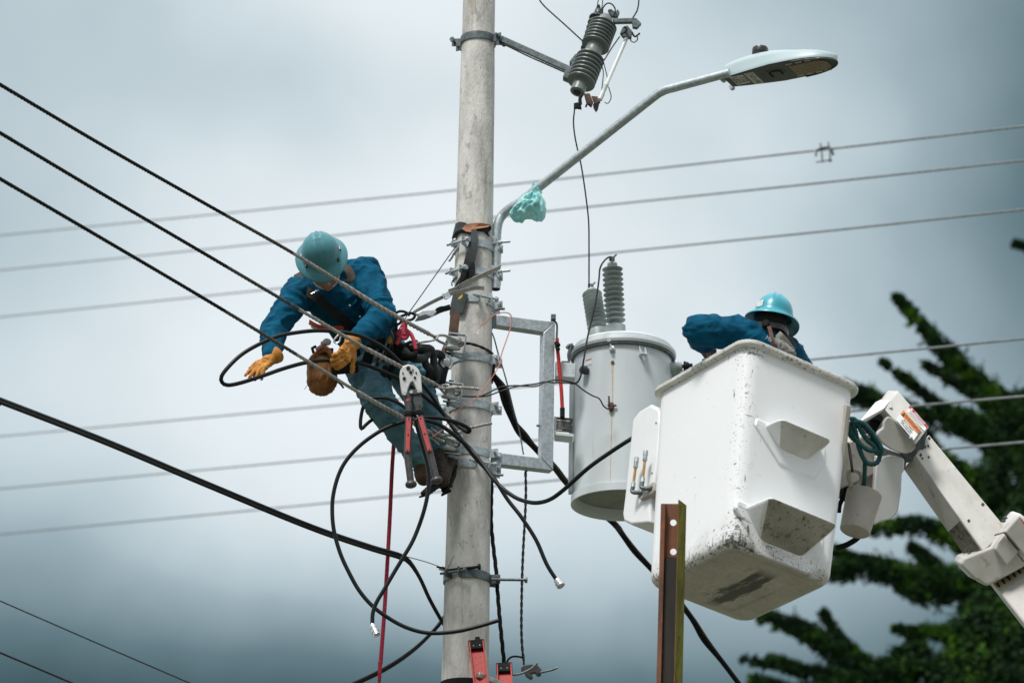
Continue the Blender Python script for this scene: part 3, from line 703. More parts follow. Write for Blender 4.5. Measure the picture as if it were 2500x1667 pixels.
# number labels: text runs across the lamp (along Wd), read from below
for s_, w_, h_, rows in ((.115, .125, .088, (('110', .052, .021), ('LED', .052, -.021))), (.235, .170, .060, (('471195', .042, .0),))):
    c = HL(s_*LL, wc-.012 if w_ < .15 else wc+.004, -.0105)
    X_ = Wd; Y_ = Lx if X_.cross(Lx).dot(Up) < 0 else -Lx
    Zn = X_.cross(Y_)
    pl = plate('label_plate', c, X_, Y_, w_, h_, .001, m_label, t)
    for s2_, sz, dy in rows:
        text('lettering', s2_, c+Y_*dy+Zn*.001+(X_*.014 if len(s2_) > 3 else X_*0), X_, Y_, sz, m_ink, pl)
    if len(rows) == 1:
        mb = MB()
        for k in range(3): mb.box(c-X_*(w_/2-.016)+Y_*(-.018+k*.018)+Zn*.0015, .018, .006, .0006, X_, Y_, Zn)
        build('small_print', mb, m_ink, pl)

# ------------------------------------------------------------------ mint plastic bag tied to the lamp arm
t = thing('plastic_bag', 'crumpled mint green plastic bag tied to the lamp arm', 'bag', at(1290, 500, 19.85))
outl = [(1306, 475), (1298, 472), (1280, 478), (1262, 495), (1250, 512), (1241, 521), (1246, 529), (1257, 539), (1272, 540), (1280, 532), (1300, 534), (1318, 540), (1326, 540), (1331, 528), (1333, 512), (1331, 490), (1320, 476), (1313, 472)]
cbag = at(1292, 506, 19.85); mb = MB(); rb = random.Random(3)
ringn = len(outl); vs = []
front, back = [], []
lev = [1.0, .93, .80, .62, .40, .18]
for side in (-1, 1):
    for li, f in enumerate(lev):
        for i, (x, y) in enumerate(outl):
            px, py = 1292+(x-1292)*f, 506+(y-506)*f
            d = math.sqrt(max(0, 1-f*f))*.085
            if li: d *= 1+rb.uniform(-.55, .45); px += rb.uniform(-3, 3); py += rb.uniform(-3, 3)
            vs.append(at(px, py, 19.85)+V((0, side*d, 0)))
nl = len(lev)
for s_ in range(2):
    for li in range(nl-1):
        for i in range(ringn):
            a = (s_*nl+li)*ringn; b = a+ringn
            mb_f = (a+i, a+(i+1) % ringn, b+(i+1) % ringn, b+i); mb.f.append(list(mb_f)); mb.mi.append(0)
    mb.f.append([(s_*nl+nl-1)*ringn+i for i in range(ringn)]); mb.mi.append(0)
for i in range(ringn): mb.f.append([i, (i+1) % ringn, nl*ringn+(i+1) % ringn, nl*ringn+i]); mb.mi.append(0)
mb.v = vs
bagm = remeshed(mb, .006, 3, folds(.006, (30, 30, 16), 5))
build('pouch', bagm, m_bagp, t, ang=70)
mb = MB()
for q in ([(1305, 478), (1296, 474), (1291, 470), (1299, 464)], [(1310, 474), (1309, 464), (1303, 455), (1301, 443)], [(1311, 474), (1306, 462), (1312, 452)], [(1309, 476), (1318, 473), (1312, 466)]):
    P = spline([at(x, y, 19.83) for x, y in q], .01); mb.ribbon(P, V((.4, .6, .6)), [.012+.022*math.sin(math.pi*i/(len(P)-1)) for i in range(len(P))], .003)
build('knot', mb, m_bagp, t)
mb = MB(); c = at(1313, 463, YL(1313)); d = (LP[10]-LP[6]).normalized(); mb.lathe(c-d*.012, d, [(0, .0285), (.003, .033), (.02, .034), (.024, .0285)], 20); build('tie', mb, m_bagp, t)

# ------------------------------------------------------------------ fuse cutout at the top
t = thing('fuse_cutout', 'grey ribbed insulator cutout with fuse tube, hanging from an arm at the top', 'fuse cutout', at(1440, 150, 19.8))
YI = 19.8
# tilted away so the sheds show their undersides
a0 = at(1409, 226, YI-.06); a1 = at(1481, 42, YI+.10); ax = (a1-a0).normalized(); LN = (a1-a0).length
def ribs(s, e, n, r0, rc):
    pr = [(s, rc)]; d = (e-s)/n
    for i in range(n):
        b = s+i*d; pr += [(b+d*.12, rc*.98), (b+d*.20, r0*.90), (b+d*.28, r0), (b+d*.46, r0), (b+d*.60, r0*.86), (b+d*.74, rc*1.0)]
    return pr+[(e, rc)]
prof = [(0, .040), (.004, .046), (LN*.115, .046)]+ribs(LN*.12, LN*.47, 7, .089, .055)+[(LN*.475, .052), (LN*.60, .052)]+ribs(LN*.605, LN*.90, 7, .089, .055)+[(LN*.905, .044), (LN*.985, .042), (LN, .036)]
build('insulator', MB().lathe(a0, ax, prof, 48), m_cut, t, ang=50)
mb = MB().lathe(a0-ax*.001, ax, [(0, .026), (-.001, .024)], 20); build('bore', mb, m_ink, t)
# mounting arm
A = at(1224, 96, 19.98); B = at(1402, 176, 19.86); d = (B-A).normalized(); sd_ = d.cross(Zv).normalized(); un = sd_.cross(d)
mb = MB()
for s_ in (-1, 1): mb.box((A+B)/2+un*.0165*s_, (B-A).length, .030, .005, d, sd_, un)
mb.box((A+B)/2+sd_*.0125, (B-A).length, .005, .038, d, sd_, un)
mb.cyl(A-sd_*.015, A+sd_*.015, .0185, 16)
mb.box(B+un*.01+d*.02, .10, .06, .07, d, sd_, un)
build('mounting_arm', mb, m_galvd, t, bevel=.002)
mb = MB(); c = A.lerp(B, .52)-sd_*.012; mb.lathe(c, -sd_, [(0, .010), (.005, .010)], 14); build('hole_rivet', mb, m_refl, t)
mb = MB(); 
for q in ([(1404, 132), (1416, 128), (1426, 138), (1418, 160), (1400, 160), (1390, 150)],): mb.prism(pth(q, 19.88), V((0, .06, 0)))
mb.prism(pth([(1374, 188), (1380, 172), (1402, 178), (1392, 196)], 19.84), V((0, .06, 0)))
build('bracket', mb, m_galvd, t, bevel=.004)
# fuse tube and contacts
T0 = at(1464, 244, 19.62); T1 = at(1534, 84, 19.70)
mb = MB(); dd = (T1-T0).normalized(); tl = (T1-T0).length
mb.lathe(T0, dd, [(0, .016), (.05, .016), (.052, .0135), (tl*.2, .0135), (tl*.21, .0155), (tl*.24, .0155), (tl*.25, .0125), (tl, .0125)], 18); build('fuse_tube', mb, m_porcl, t)
mb = MB()
mb.prism(pth([(1496, 45), (1553, 44), (1566, 57), (1556, 68), (1545, 66), (1543, 54), (1500, 55)], 19.72), V((0, .035, 0)))
mb.prism(pth([(1484, 24), (1492, 22), (1502, 30), (1508, 22), (1513, 30), (1508, 42), (1494, 40), (1488, 32)], 19.74), V((0, .03, 0)))
mb.prism(pth([(1520, 66), (1532, 62), (1545, 78), (1540, 92), (1522, 90), (1514, 80)], 19.68), V((0, .035, 0)))
build('top_contact', mb, m_galvd, t, bevel=.003)
mb = MB()
mb.tube(spline(pth([(1524, 66), (1530, 72), (1524, 80), (1516, 83)], 19.66), .005), .007, 8)
mb.tube(spline(pth([(1543, 80), (1550, 90), (1562, 82)], 19.66), .005), .006, 8)
mb.tube(spline(pth([(1556, 90), (1556, 98), (1548, 104), (1540, 100), (1541, 92)], 19.66), .005), .0035, 8)
build('pull_ring', mb, m_dark, t)
mb = MB()
mb.prism(pth([(1426, 228), (1440, 228), (1448, 250), (1444, 260), (1432, 250)], 19.68), V((0, .03, 0)))
mb.prism(pth([(1444, 234), (1462, 236), (1466, 250), (1452, 256)], 19.66), V((0, .02, 0)))
build('bottom_hinge', mb, m_orustt, t, bevel=.003)
mb = MB()
mb.prism(pth([(1448, 254), (1464, 248), (1460, 266), (1455, 272), (1449, 262)], 19.65), V((0, .02, 0)))
mb.prism(pth([(1401, 252), (1411, 250), (1418, 256), (1420, 264), (1408, 262), (1401, 264)], 19.72), V((0, .03, 0)))
mb.tube(spline(pth([(1420, 232), (1416, 242), (1417, 256)], 19.70), .005), .011, 8)
mb.tube(spline(pth([(1430, 262), (1434, 254), (1442, 258)], 19.68), .005), .006, 8)
build('terminal', mb, m_dark, t, bevel=.002)
mb = MB().tube(spline(pth([(1474, 145), (1470, 160), (1473, 180), (1469, 222)], 19.66), .01), .003, 8)
mb.tube(spline(pth([(1473, 150), (1478, 170), (1483, 190)], 19.66), .01), .003, 8)
mb.tube(spline(pth([(1486, 213), (1492, 238), (1484, 253), (1476, 250)], 19.66), .01), .003, 8)
mb.tube(spline(pth([(1513, 90), (1492, 120), (1475, 148)], 19.7), .01), .004, 8)
build('jumper', mb, m_dark, t)
# lightning arrester behind
t = thing('surge_arrester', 'dark ribbed arrester just behind the grey cutout', 'surge arrester', at(1438, 120, 20.0))
b0 = at(1436, 124, 19.98); b1 = at(1463, 24, 20.08); ax2 = (b1-b0).normalized(); l2 = (b1-b0).length
prof = [(0, .02)]+ribs(.0, l2*.86, 7, .050, .025)+[(l2*.87, .027), (l2*.97, .027), (l2, .015)]
build('housing', MB().lathe(b0, ax2, prof, 32), m_porcd, t, ang=50)
mb = MB().prism(pth([(1454, 24), (1458, 12), (1464, 11), (1468, 24)], 20.08), V((0, .02, 0))); build('terminal', mb, m_dark, t, bevel=.002)
# leads
def lead(pts, lb, r=.0045, Y=20, m_=None, **k): return wire('lead_wire', pts, r, m_ or m_dark, lb, 'wire', Y, 'thin leads around the cutout and transformer', **k)
lead([(1300, -25), (1317, 0), (1330, 17), (1380, 62), (1428, 106)], 'thin lead crossing the top edge down to the dark arrester', Y=19.95)
lead([(1222, 110), (1236, 112), (1290, 138), (1340, 160), (1385, 180)], 'thin lead running under the cutout mounting arm', Y=19.92)
lead([(1545, 44), (1555, 28), (1559, 10), (1560, -15)], 'curved lead rising from the right end of the cutout', Y=19.72)
lead([(1471, 33), (1472, 20), (1482, 9), (1492, 10), (1500, 18), (1502, 30), (1496, 42)], 'small looped lead on top of the grey cutout', Y=19.72)
lead([(1459, 12), (1460, 4), (1466, -10)], 'left short lead leaving the top edge above the dark arrester', .003, 20.05)
lead([(1468, 25), (1471, 10), (1471, -12)], 'right short lead leaving the top edge above the dark arrester', .003, 20.05)
lead([(1403, 258), (1402, 275), (1400, 296), (1403, 330), (1411, 370), (1418, 400), (1424, 435), (1431, 485), (1437, 540), (1438, 600), (1438, 660), (1438, 700)], 'long thin lead from the cutout down to the leaning bushing', .0048, 20.05)

# ------------------------------------------------------------------ square steel bracket frame
def YF(x): return 19.99+(x-1210)*PXM*.36
t = thing('bracket_frame', 'C shaped galvanised box steel frame between pole and transformer', 'bracket', at(1212, 950, 20))
D_ = V((.93, .34, 0)).normalized(); Nn = V((D_.y, -D_.x, 0))
w = .066
def FP(x, y): return at(x, y, YF(x))
def beam4(mb, fr):   # front face polygon (4 px pts) extruded back
    mb.prism([FP(*p) for p in fr], -Nn*w)
mb = MB(); beam4(mb, [(1213, 768), (1355, 786), (1327, 811), (1211, 794)]); build('top_arm', mb, m_galv, t, bevel=.005)
mb = MB(); beam4(mb, [(1355.5, 787), (1351, 1148), (1322, 1117), (1327, 811.5)]); build('upright', mb, m_galv, t, bevel=.005)
mb = MB(); beam4(mb, [(1216, 1104), (1321.5, 1117.5), (1350.5, 1148.5), (1209, 1132)]); build('bottom_arm', mb, m_galv, t, bevel=.005)
mb = MB(); 
for pl in ([(1201, 765), (1212, 766), (1210, 797), (1200, 803)], [(1200, 1098), (1214, 1100), (1210, 1165), (1199, 1162)]): mb.prism([FP(*p) for p in pl], -Nn*.09)
build('end_plate', mb, m_galvd, t, bevel=.003)
mb = MB()
for (x, y) in ((1214, 754), (1210, 1159)): c = at(x, y, 19.9); bolt(mb, c, c+V((.045, -.01, -.003)), .008, False)
c = FP(1322, 1035)-Nn*.03; mb.cyl(c, c-V((.02, 0, 0)), .007, 10); c = FP(1285, 1147); mb.ell(c+V((0, .02, 0)), .008)
mb.box(FP(1351, 776), .03, .05, .03); mb.tube(spline([FP(1350, 782), FP(1356, 786), FP(1360, 795), FP(1359, 828)], .01), .007, 8)
build('frame_bolt', mb, m_galvd, t)

# ------------------------------------------------------------------ transformer
TY = 20.42
TC = at(1520, 1000, TY); TR = 120*(TC-CAM).dot(CF)/FPX
TC.z = 0
zt = at(1520, 832, TY-TR).z; zb = at(1511, 1196, TY-TR).z
TX = TC.x
t = thing('pole_transformer', 'round pale grey pole transformer with rust streak down its front', 'transformer', V((TX, TY, zb)))
cb = V((TX, TY, 0))
H_ = zt-zb
# tank: shell with recessed bottom
prof = [(zb+.075, .001), (zb+.070, TR*.90), (zb+.030, TR*.93), (zb+.004, TR*.985), (zb, TR*1.01), (zb+.002, TR*1.038), (zb+.05, TR*1.036), (zb+.054, TR*1.002), (zb+.06, TR), (zt+.01, TR)]
tank = build('tank', MB().lathe(cb, Zv, prof, 72, cap=False), m_tank, t, ang=30)
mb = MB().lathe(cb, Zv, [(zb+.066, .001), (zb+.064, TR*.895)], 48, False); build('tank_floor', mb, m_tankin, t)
prof = [(zt, TR*1.0), (zt-.004, TR*1.075), (zt+.012, TR*1.095), (zt+.030, TR*1.085), (zt+.036, TR*1.03), (zt+.040, TR*1.02), (zt+.055, TR*1.015), (zt+.070, TR*.97), (zt+.092, TR*.6), (zt+.10, .001)]
build('lid', MB().lathe(cb, Zv, prof, 72, False), m_tank, t, ang=30)
mb = MB().lathe(cb, Zv, [(zt-.006, TR*1.0), (zt-.008, TR*1.07), (zt-.02, TR*1.06), (zt-.022, TR*1.0)], 64, False); build('gasket', mb, m_galvd, t)
def bushing(base, top, r, n, hm, label=None):
    ax = (top-base).normalized(); l = (top-base).length; pr = [(-.03, r*1.0), (.025, r*1.0), (.028, r*.55), (.045, r*.5)]
    d = (l-.045)/n
    for i in range(n):
        b = .045+i*d
        pr += [(b+d*.40, r*.46), (b+d*.52, r*.86), (b+d*.52, r*.98), (b+d*.60, r*1.04), (b+d*.68, r*.97), (b+d*.86, r*.50)]
    pr += [(l, r*.5), (l+.004, r*.42), (l+.012, r*.42), (l+.014, r*.50), (l+.026, r*.50), (l+.028, .01)]
    o = build('bushing', MB().lathe(base, ax, pr, 40, False), m_porc, t, label, ang=45)
    q = top+ax*.028; mb = MB().cyl(q-ax*.01, q+ax*.045, .010, 12); mb.box(q+ax*.03, .036, .02, .026); mb.tube([q+ax*.03, q+ax*.05+V((.03, 0, .01))], .006, 8)
    build('terminal', mb, m_galvd, o, bevel=.002)
bushing(at(1503, 806, 20.28), at(1495, 653, 20.28), .062, 11, 1, 'upright ribbed bushing')
b0 = at(1461, 818, 20.40); b1 = b0+(at(1445, 712, 20.42)-b0)*1.0+V((0, .16, .05))
b1 = at(1445, 716, 20.50)
bushing(b0, b1, .060, 9, 1, 'leaning ribbed bushing')
# front fittings on the tank wall
def onT(x, y, off=0):    # point on the tank's front wall seen at pixel x,y
    r = ray(x, y); dx, dy = r.x, r.y; ox, oy = CAM.x-TX, CAM.y-TY
    a = dx*dx+dy*dy; b = 2*(ox*dx+oy*dy); c = ox*ox+oy*oy-(TR+off)**2
    dsc = b*b-4*a*c
    k = (-b-math.sqrt(max(0, dsc)))/(2*a); return CAM+r*k
def nT(p): return V((p.x-TX, p.y-TY, 0)).normalized()
p = onT(1495, 853); nn = nT(p)
mb = MB().lathe(p, nn, [(0, .018), (.012, .018), (.014, .011), (.03, .011)], 16); p2 = onT(1489, 834); mb.lathe(p2, nT(p2), [(0, .012), (.025, .012), (.026, .008)], 12); mb.tube([p2+nT(p2)*.01, p+nn*.01], .008, 8)
build('relief_valve', mb, m_chrome, t)
p = onT(1434, 906); nn = nT(p)
mb = MB().lathe(p, nn, [(0, .022), (.012, .022), (.014, .028), (.045, .028), (.05, .02)], 8); build('drain_plug', mb, m_blackpl, t, bevel=.002)
p = onT(1496, 885); nn = nT(p); mb = MB().lathe(p-nn*.002, nn, [(0, .011), (.008, .011)], 14); build('rusty_stud', mb, m_orustt, t)
mb = MB()
for x0, y0, x1, y1 in ((1496, 889, 1495.5, 985), (1494, 1002, 1489.5, 1194)):
    n_ = 24; P = [onT(x0+(x1-x0)*i/n_, y0+(y1-y0)*i/n_, .0008) for i in range(n_+1)]
    mb.ribbon(P, V((1, 0, 0)), [.011*(1-.6*i/n_)*(1 if x0 == 1496 else .6)+.0015*math.sin(i*1.7) for i in range(n_+1)], .0006)
m_streak = mat('rust_stain', (.62, .44, .20), .6, 0, (.50, .46, .36), 40)
build('rust_streak', mb, m_streak, t)
p = onT(1493, 992); nn = nT(p)
mb = MB().box(p+nn*.012, .03, .024, .035, nn.cross(Zv), nn, Zv); mb.cyl(p+nn*.02-V((.02, 0, 0)), p+nn*.02+V((.035, 0, 0)), .006, 10); mb.tube([p+nn*.02+V((-.01, 0, 0)), p+nn*.02+V((-.012, 0, .06))], .006, 8)
mb.ell(p+nn*.012-Zv*.02, (.016, .014, .016)); build('ground_lug', mb, m_orustt, t, bevel=.002)
p = onT(1567, 858); nn = nT(p); tx = nn.cross(Zv)
mb = MB()
for s_ in (-1, 1): mb.prism([p+tx*(.018*s_)+Zv*.035, p+tx*(.018*s_)-Zv*.03, p+tx*(.018*s_)-Zv*.03+nn*.045, p+tx*(.018*s_)+Zv*.028+nn*.012], tx*.004)
mb.box(p+nn*.028-Zv*.03, .04, .04, .005, tx, nn, Zv)
build('lifting_lug', mb, m_tank, t, bevel=.0015)
# warning sticker
p = onT(1437, 884, .001); nn = nT(p); tx = Zv.cross(nn).normalized(); mb = MB().box(p, .052, .001, .038, tx, nn, Zv); st = build('sticker', mb, m_whitep, t)
mb = MB().box(p+Zv*.015+nn*.001, .050, .001, .006, tx, nn, Zv); build('sticker_band', mb, m_wred, st)
# seam flange, support lugs towards the frame
mb = MB(); p = onT(1400, 1000); q = V((TX-TR*1.0, TY-.02, 0)); mb.box(V((q.x-.012, q.y, (zt+zb)/2)), .03, .06, H_*.86); build('hanger_rail', mb, m_tank, t, bevel=.006)
def TF(x, y, Y=20.14): return at(x, y, Y)
mb = MB().prism([TF(*p) for p in ((1356, 882), (1405, 887), (1404, 922), (1355, 918))], V((0, .12, 0))); o = build('upper_hanger', mb, m_tank, t, bevel=.004)
mb = MB(); 
for x, y in ((1361, 900), (1362, 907), (1399, 903), (1399, 910)): mb.lathe(TF(x, y), V((0, -1, 0)), [(0, .003), (.001, .003)], 8)
build('screw_hole', mb, m_ink, o)
mb = MB().prism([TF(*p) for p in ((1354, 1052), (1403, 1060), (1398, 1066), (1354, 1061))], V((0, .12, 0))); mb.prism([TF(x, y, 20.15) for x, y in ((1353, 1016), (1357, 1016), (1357, 1054), (1353, 1053))], V((0, .12, 0))); o = build('lower_hanger', mb, m_tank, t, bevel=.002)
mb = MB().prism([TF(*p) for p in ((1357.5, 1017), (1398.5, 1021), (1398, 1056), (1357.5, 1052))], V((0, .004, 0))); npl = build('name_plate', mb, m_blackpl, t)
a_, b_, c_ = TF(1357.5, 1017, 20.138), TF(1398.5, 1021, 20.138), TF(1357.5, 1052, 20.138); X_ = (b_-a_); Y_ = (c_-a_)
mb = MB()
def bar(x0, x1, y0, y1): mb.prism([a_+X_*x+Y_*y for x, y in ((x0, y0), (x1, y0), (x1, y1), (x0, y1))], V((0, .001, 0)))
bar(.06, .80, .18, .25); bar(.06, .36, .88, .93)
for k in range(9): bar(.10+(k % 2)*.03, .10+[.62, .4, .7, .5, .66, .3, .55, .72, .4][k], .34+k*.055, .352+k*.055)
for x, y in ((.04, .45), (.95, .45)): bar(x-.02, x+.02, y-.02, y+.03)
build('plate_print', mb, m_label, npl)
# side low voltage bushings at right
for i, (x, y, Yb) in enumerate(((1648, 897, 20.36), (1650, 916, 20.5))):
    b0 = at(x, y, Yb); dr = V((1, -.12, .12)).normalized()
    o = build('side_bushing', MB().lathe(b0-dr*.04, dr, [(0, .035), (.05, .035), (.053, .026), (.06, .030), (.066, .034), (.07, .026), (.076, .030), (.082, .031), (.085, .02)], 24), m_porc, t)
    mb = MB().cyl(b0+dr*.04, b0+dr*.11, .012, 12); mb.ell(b0+dr*.072, (.022, .026, .026)); mb.cyl(b0+dr*.06-Zv*.04, b0+dr*.06+Zv*.03, .008, 10); build('connector', mb, m_dark, o, bevel=.001)
# hold down clip at upper left
mb = MB().tube(spline(pth([(1391, 880), (1389, 866), (1393, 852), (1398, 846), (1391, 843), (1384, 850)], 20.2), .008), .012, 10); mb.tube(pth([(1393, 848), (1397, 838)], 20.18), .005, 8); mb.prism(pth([(1371, 881), (1391, 881), (1393, 885), (1370, 885)], 20.16), V((0, .06, 0)))
build('band_clip', mb, m_galvd, t, bevel=.001)
# red insulated lead
t = thing('red_lead', 'thick red insulated lead with black boot beside the bracket frame', 'cable', at(1365, 920, 20.05))
build('sheath', MB().tube(spline(pth([(1360, 826), (1361, 850), (1364, 880), (1368, 925), (1371, 960), (1373, 1000)], 20.12), .01), .0115, 14), m_red, t)
mb = MB().tube(pth([(1373, 996), (1373, 1018)], 20.12), .015, 16); mb.tube(pth([(1359, 835), (1360, 850)], 20.10), .013, 10); mb.ell(at(1362, 842, 20.08), .016); mb.ell(at(1362, 852, 20.08), .014); build('boot', mb, m_blackm, t)
# lead from tall bushing
lead([(1492, 634, 20.24), (1489, 627, 20.2), (1476, 636, 20.15), (1465, 655, 20.1), (1462, 685, 20.05), (1453, 745, 20), (1436, 816, 19.95), (1427, 867, 19.9), (1420, 909, 19.9), (1413, 929, 19.9), (1403, 936, 19.9), (1390, 935, 19.9)], 'black lead from the upright bushing down across the tank', .0055)
# pair of leads from the pole to the tank lug
t = thing('twisted_pair', 'loose pair of black leads from the pole across the frame to the tank lug', 'wire', at(1300, 940, 19.88))
for s_, l in ((1, 1), (-1, 1)):
    pts = [(1128, 967, 19.83), (1167, 968, 19.84), (1190, 963-3*s_, 19.86), (1222, 950-5*s_, 19.88), (1254, 943-2*s_, 19.88), (1280, 941+1*s_, 19.88), (1307, 940+3*s_, 19.88), (1329, 933+1*s_, 19.88), (1350, 931-3*s_, 19.88), (1371, 931-3*s_, 19.88), (1395, 934-1*s_, 19.88)]
    if s_ > 0: pts += [(1405, 937, 19.9), (1424, 952, 19.95), (1445, 965, 20), (1463, 973, 20), (1473, 990, 20.02), (1484, 998, 20.04), (1490, 994, 20.05)]
    build('lead', MB().tube(spline(pth(pts), .01), .0045, 8), m_rubber, t)
# salmon wire
t = thing('bell_wire', 'thin salmon pink wire wandering down in front of the pole, white tag at its end', 'wire', at(1200, 920, 19.7))
pts = [(1055, 1066, 19.5), (1085, 1044, 19.6), (1100, 1018, 19.7), (1119, 999, 19.78), (1145, 985, 19.8), (1170, 965, 19.8), (1204, 917, 19.82), (1220, 888, 19.85), (1224, 866, 19.86), (1238, 825, 19.88), (1246, 800, 19.9), (1250, 780, 19.9), (1246, 768, 19.9), (1235, 763, 19.88), (1214, 765, 19.84), (1200, 773, 19.8), (1194, 777, 19.8), (1188, 786, 19.8), (1173, 796, 19.8), (1169, 808, 19.79)]
build('wire_strand', MB().tube(spline(pth(pts), .01), .0034, 8), m_salm, t)
mb = MB().prism(pth([(1162, 812), (1167, 807), (1173, 801), (1170, 810), (1168, 819)], 19.78), V((0, .004, 0))); build('tag', mb, m_cot, t)
# thin vertical guy and twisted drop bundle
lead([(1201, 812, 19.95), (1207, 828, 19.95), (1216, 862, 19.98), (1225, 890, 20), (1238, 936, 20), (1255, 1005, 20.05), (1267, 1048, 20.1), (1278, 1109, 20.1)], 'thin grey line slanting down behind the bracket frame', .0045, m_=m_galvd)
wire('twisted_drop', [(1283, 1150, 20.08), (1284, 1200, 20.08), (1282, 1260, 20.08), (1277, 1350, 20.08), (1274, 1440, 20.08), (1273, 1530, 20.08), (1275, 1580, 20.08), (1279, 1612, 20.08)], .0085, m_rubber, 'thin twisted cable hanging below the bracket frame to the dark clamp', 'cable', lob=2, pitch=.09, depth=.45)
wire('twisted_drop', [(1201, 1160, 20.02), (1199, 1267, 20.02), (1204, 1330, 20.02), (1211, 1390, 20.02), (1216, 1460, 20.02), (1222, 1530, 20.02), (1227, 1580, 20.05), (1233, 1640, 20.1)], .0125, m_blackm, 'dark bundle hanging beside the right edge of the pole', 'cable', lob=3, pitch=.22, depth=.35)
# thick secondary bundle running behind
t = thing('cable_bundle', 'thick black cable bundle running from the pole down behind transformer and bucket', 'cable', at(1300, 1080, 20.3))
for i, (dx, r) in enumerate(((-6, .0135), (3, .015), (9, .011))):
    pts = [(1201, 905, 20.1), (1204+dx*.3, 915, 20.1), (1226+dx, 948, 20.12), (1237+dx, 985, 20.16), (1252+dx*.4, 1026, 20.22), (1273+dx*1.1, 1058, 20.3), (1298+dx*.5, 1085, 20.4), (1325+dx*.7, 1112, 20.5), (1354+dx*.6, 1141, 20.8), (1390+dx*.5, 1186, 21.2), (1445+dx*.3, 1235, 21.3), (1499+dx*.6, 1277, 21.4), (1521+dx*.4, 1306, 21.4), (1551+dx*.6, 1346, 21.5), (1592+dx*.4, 1390, 21.6), (1640+dx*.5, 1445, 21.7), (1690+dx*.4, 1510, 21.8), (1720+dx*.7, 1560, 21.9), (1760+dx*.3, 1610, 22), (1807+dx*.3, 1672, 22.1), (1850+dx, 1730, 22.2), (2100+dx, 2050, 22.8), (2500+dx, 2450, 23.5)]
    build('core', MB().tube(spline(pth(pts), .03), r, 10), m_blackm if i != 2 else m_collar, t)
wire('riser_cable', [(1207, 876, 19.95), (1206, 893, 19.95), (1203, 920, 19.97), (1200, 935, 20)], .009, m_blackm, 'short black riser behind the right of the pole beside the upper insulator clamp', 'cable')
wire('wrap_wire', [(1108, 845, 19.84), (1135, 838, 19.83), (1160, 842, 19.84), (1185, 852, 19.88), (1202, 863, 19.97)], .009, m_rubber, 'dark wire wrapped round the pole above the topmost insulator clamp', 'wire', lob=2, pitch=.1, depth=.3)
# dark clamp lower right
t = thing('hanging_clamp', 'dark ground clamp dangling at the bottom edge beside the ladder', 'clamp', at(1305, 1640, 20.05))
mb = MB().prism(pth([(1272, 1628), (1280, 1622), (1296, 1620), (1312, 1622), (1322, 1632), (1321, 1646), (1312, 1648), (1306, 1640), (1296, 1643), (1302, 1652), (1296, 1656), (1284, 1648), (1280, 1638), (1273, 1640)], 20.05), V((0, .04, 0))); build('jaw', mb, m_gun, t, bevel=.004)
mb = MB().tube(spline(pth([(1312, 1618), (1296, 1632), (1275, 1642), (1258, 1646), (1250, 1645)], 20.02), .01), .007, 10); mb.tube(pth([(1318, 1641), (1345, 1635), (1361, 1629)], 20.05), .007, 10); build('screw', mb, m_galvd, t)
wire('loop_wire', [(1234, 1628, 20.08), (1240, 1610, 20.08), (1251, 1602, 20.08), (1265, 1602, 20.08), (1277, 1606, 20.08), (1279, 1622, 20.08)], .006, m_blackm, 'small wire loop between the hanging bundle and the dark clamp', 'wire')
# ------------------------------------------------------------------ ladder leaning on the pole
t = thing('extension_ladder', 'red fibreglass ladder leaning on the pole at the bottom edge', 'ladder', at(1190, 1660, 19.6))
LF0, LF1 = at(1163, 1572, 19.80), at(1190, 1800, 19.45); RF0, RF1 = at(1231, 1628, 19.86), at(1240, 1850, 19.48)
for nm, tp, bt in (('l', LF0, LF1), ('r', RF0, RF1)):
    d = (bt-tp).normalized(); bt2 = tp+d*((tp.z-.02)/abs(d.z)); l = (bt2-tp).length
    X_ = V((1, -.06, 0)); X_ = (X_-d*X_.dot(d)).normalized(); Yn = d.cross(X_).normalized()
    if Yn.y < 0: Yn = -Yn
    wR = .088; mb = MB(); c = (tp+bt2)/2
    s_ = 1 if nm == 'l' else 1
    mb.box(c, wR, .006, l, X_, Yn, d)
    for e in (-1, 1): mb.box(c+X_*(e*(wR/2-.004))-Yn*.016, .008, .030, l, X_, Yn, d)
    o = build('rail', mb, m_redfg, t, bevel=.002)
    mb = MB().box(tp+d*.02-Yn*.008, wR+.006, .035, .075, X_, Yn, d)
    if nm == 'l': mb.box(tp-d*.03+X_*.01, .03, .02, .05, X_, Yn, d)
    build('end_cap', mb, m_blackm, o, bevel=.006)
    mb = MB()
    for k in range(6):
        mb.ell(tp+d*(.10+.05*(k//2)*1.0+(.0 if k % 2 else .01))+X_*(.014 if k % 2 else -.014)-Yn*.004, (.003, .003, .003))
    for e in (-.018, .018): mb.ell(tp+d*.035+X_*e-Yn*.026, (.005, .004, .005))
    build('rivet', mb, m_alu, o)
A_, B_ = LF0+(LF1-LF0).normalized()*.26, RF0+(RF1-RF0).normalized()*.16
for k in range(6):
    a_ = A_+(LF1-LF0).normalized()*(.305*k); b_ = B_+(RF1-RF0).normalized()*(.305*k)
    build('rung', MB().beam(a_-(b_-a_).normalized()*.02-V((0, .01, 0)), b_, .034, .034), m_alu, t, bevel=.006)
mb = MB(); z_ = zof(1664)
mb.lathe(V((PX, PY, z_)), Zv, [(-.02, prad(z_)+.003), (-.02, prad(z_)+.008), (.02, prad(z_)+.008), (.02, prad(z_)+.003)], 60, False); o = build('ladder_strap', mb, m_blackm); tag(o, 'black strap round the pole at the bottom edge beside the ladder', 'strap')
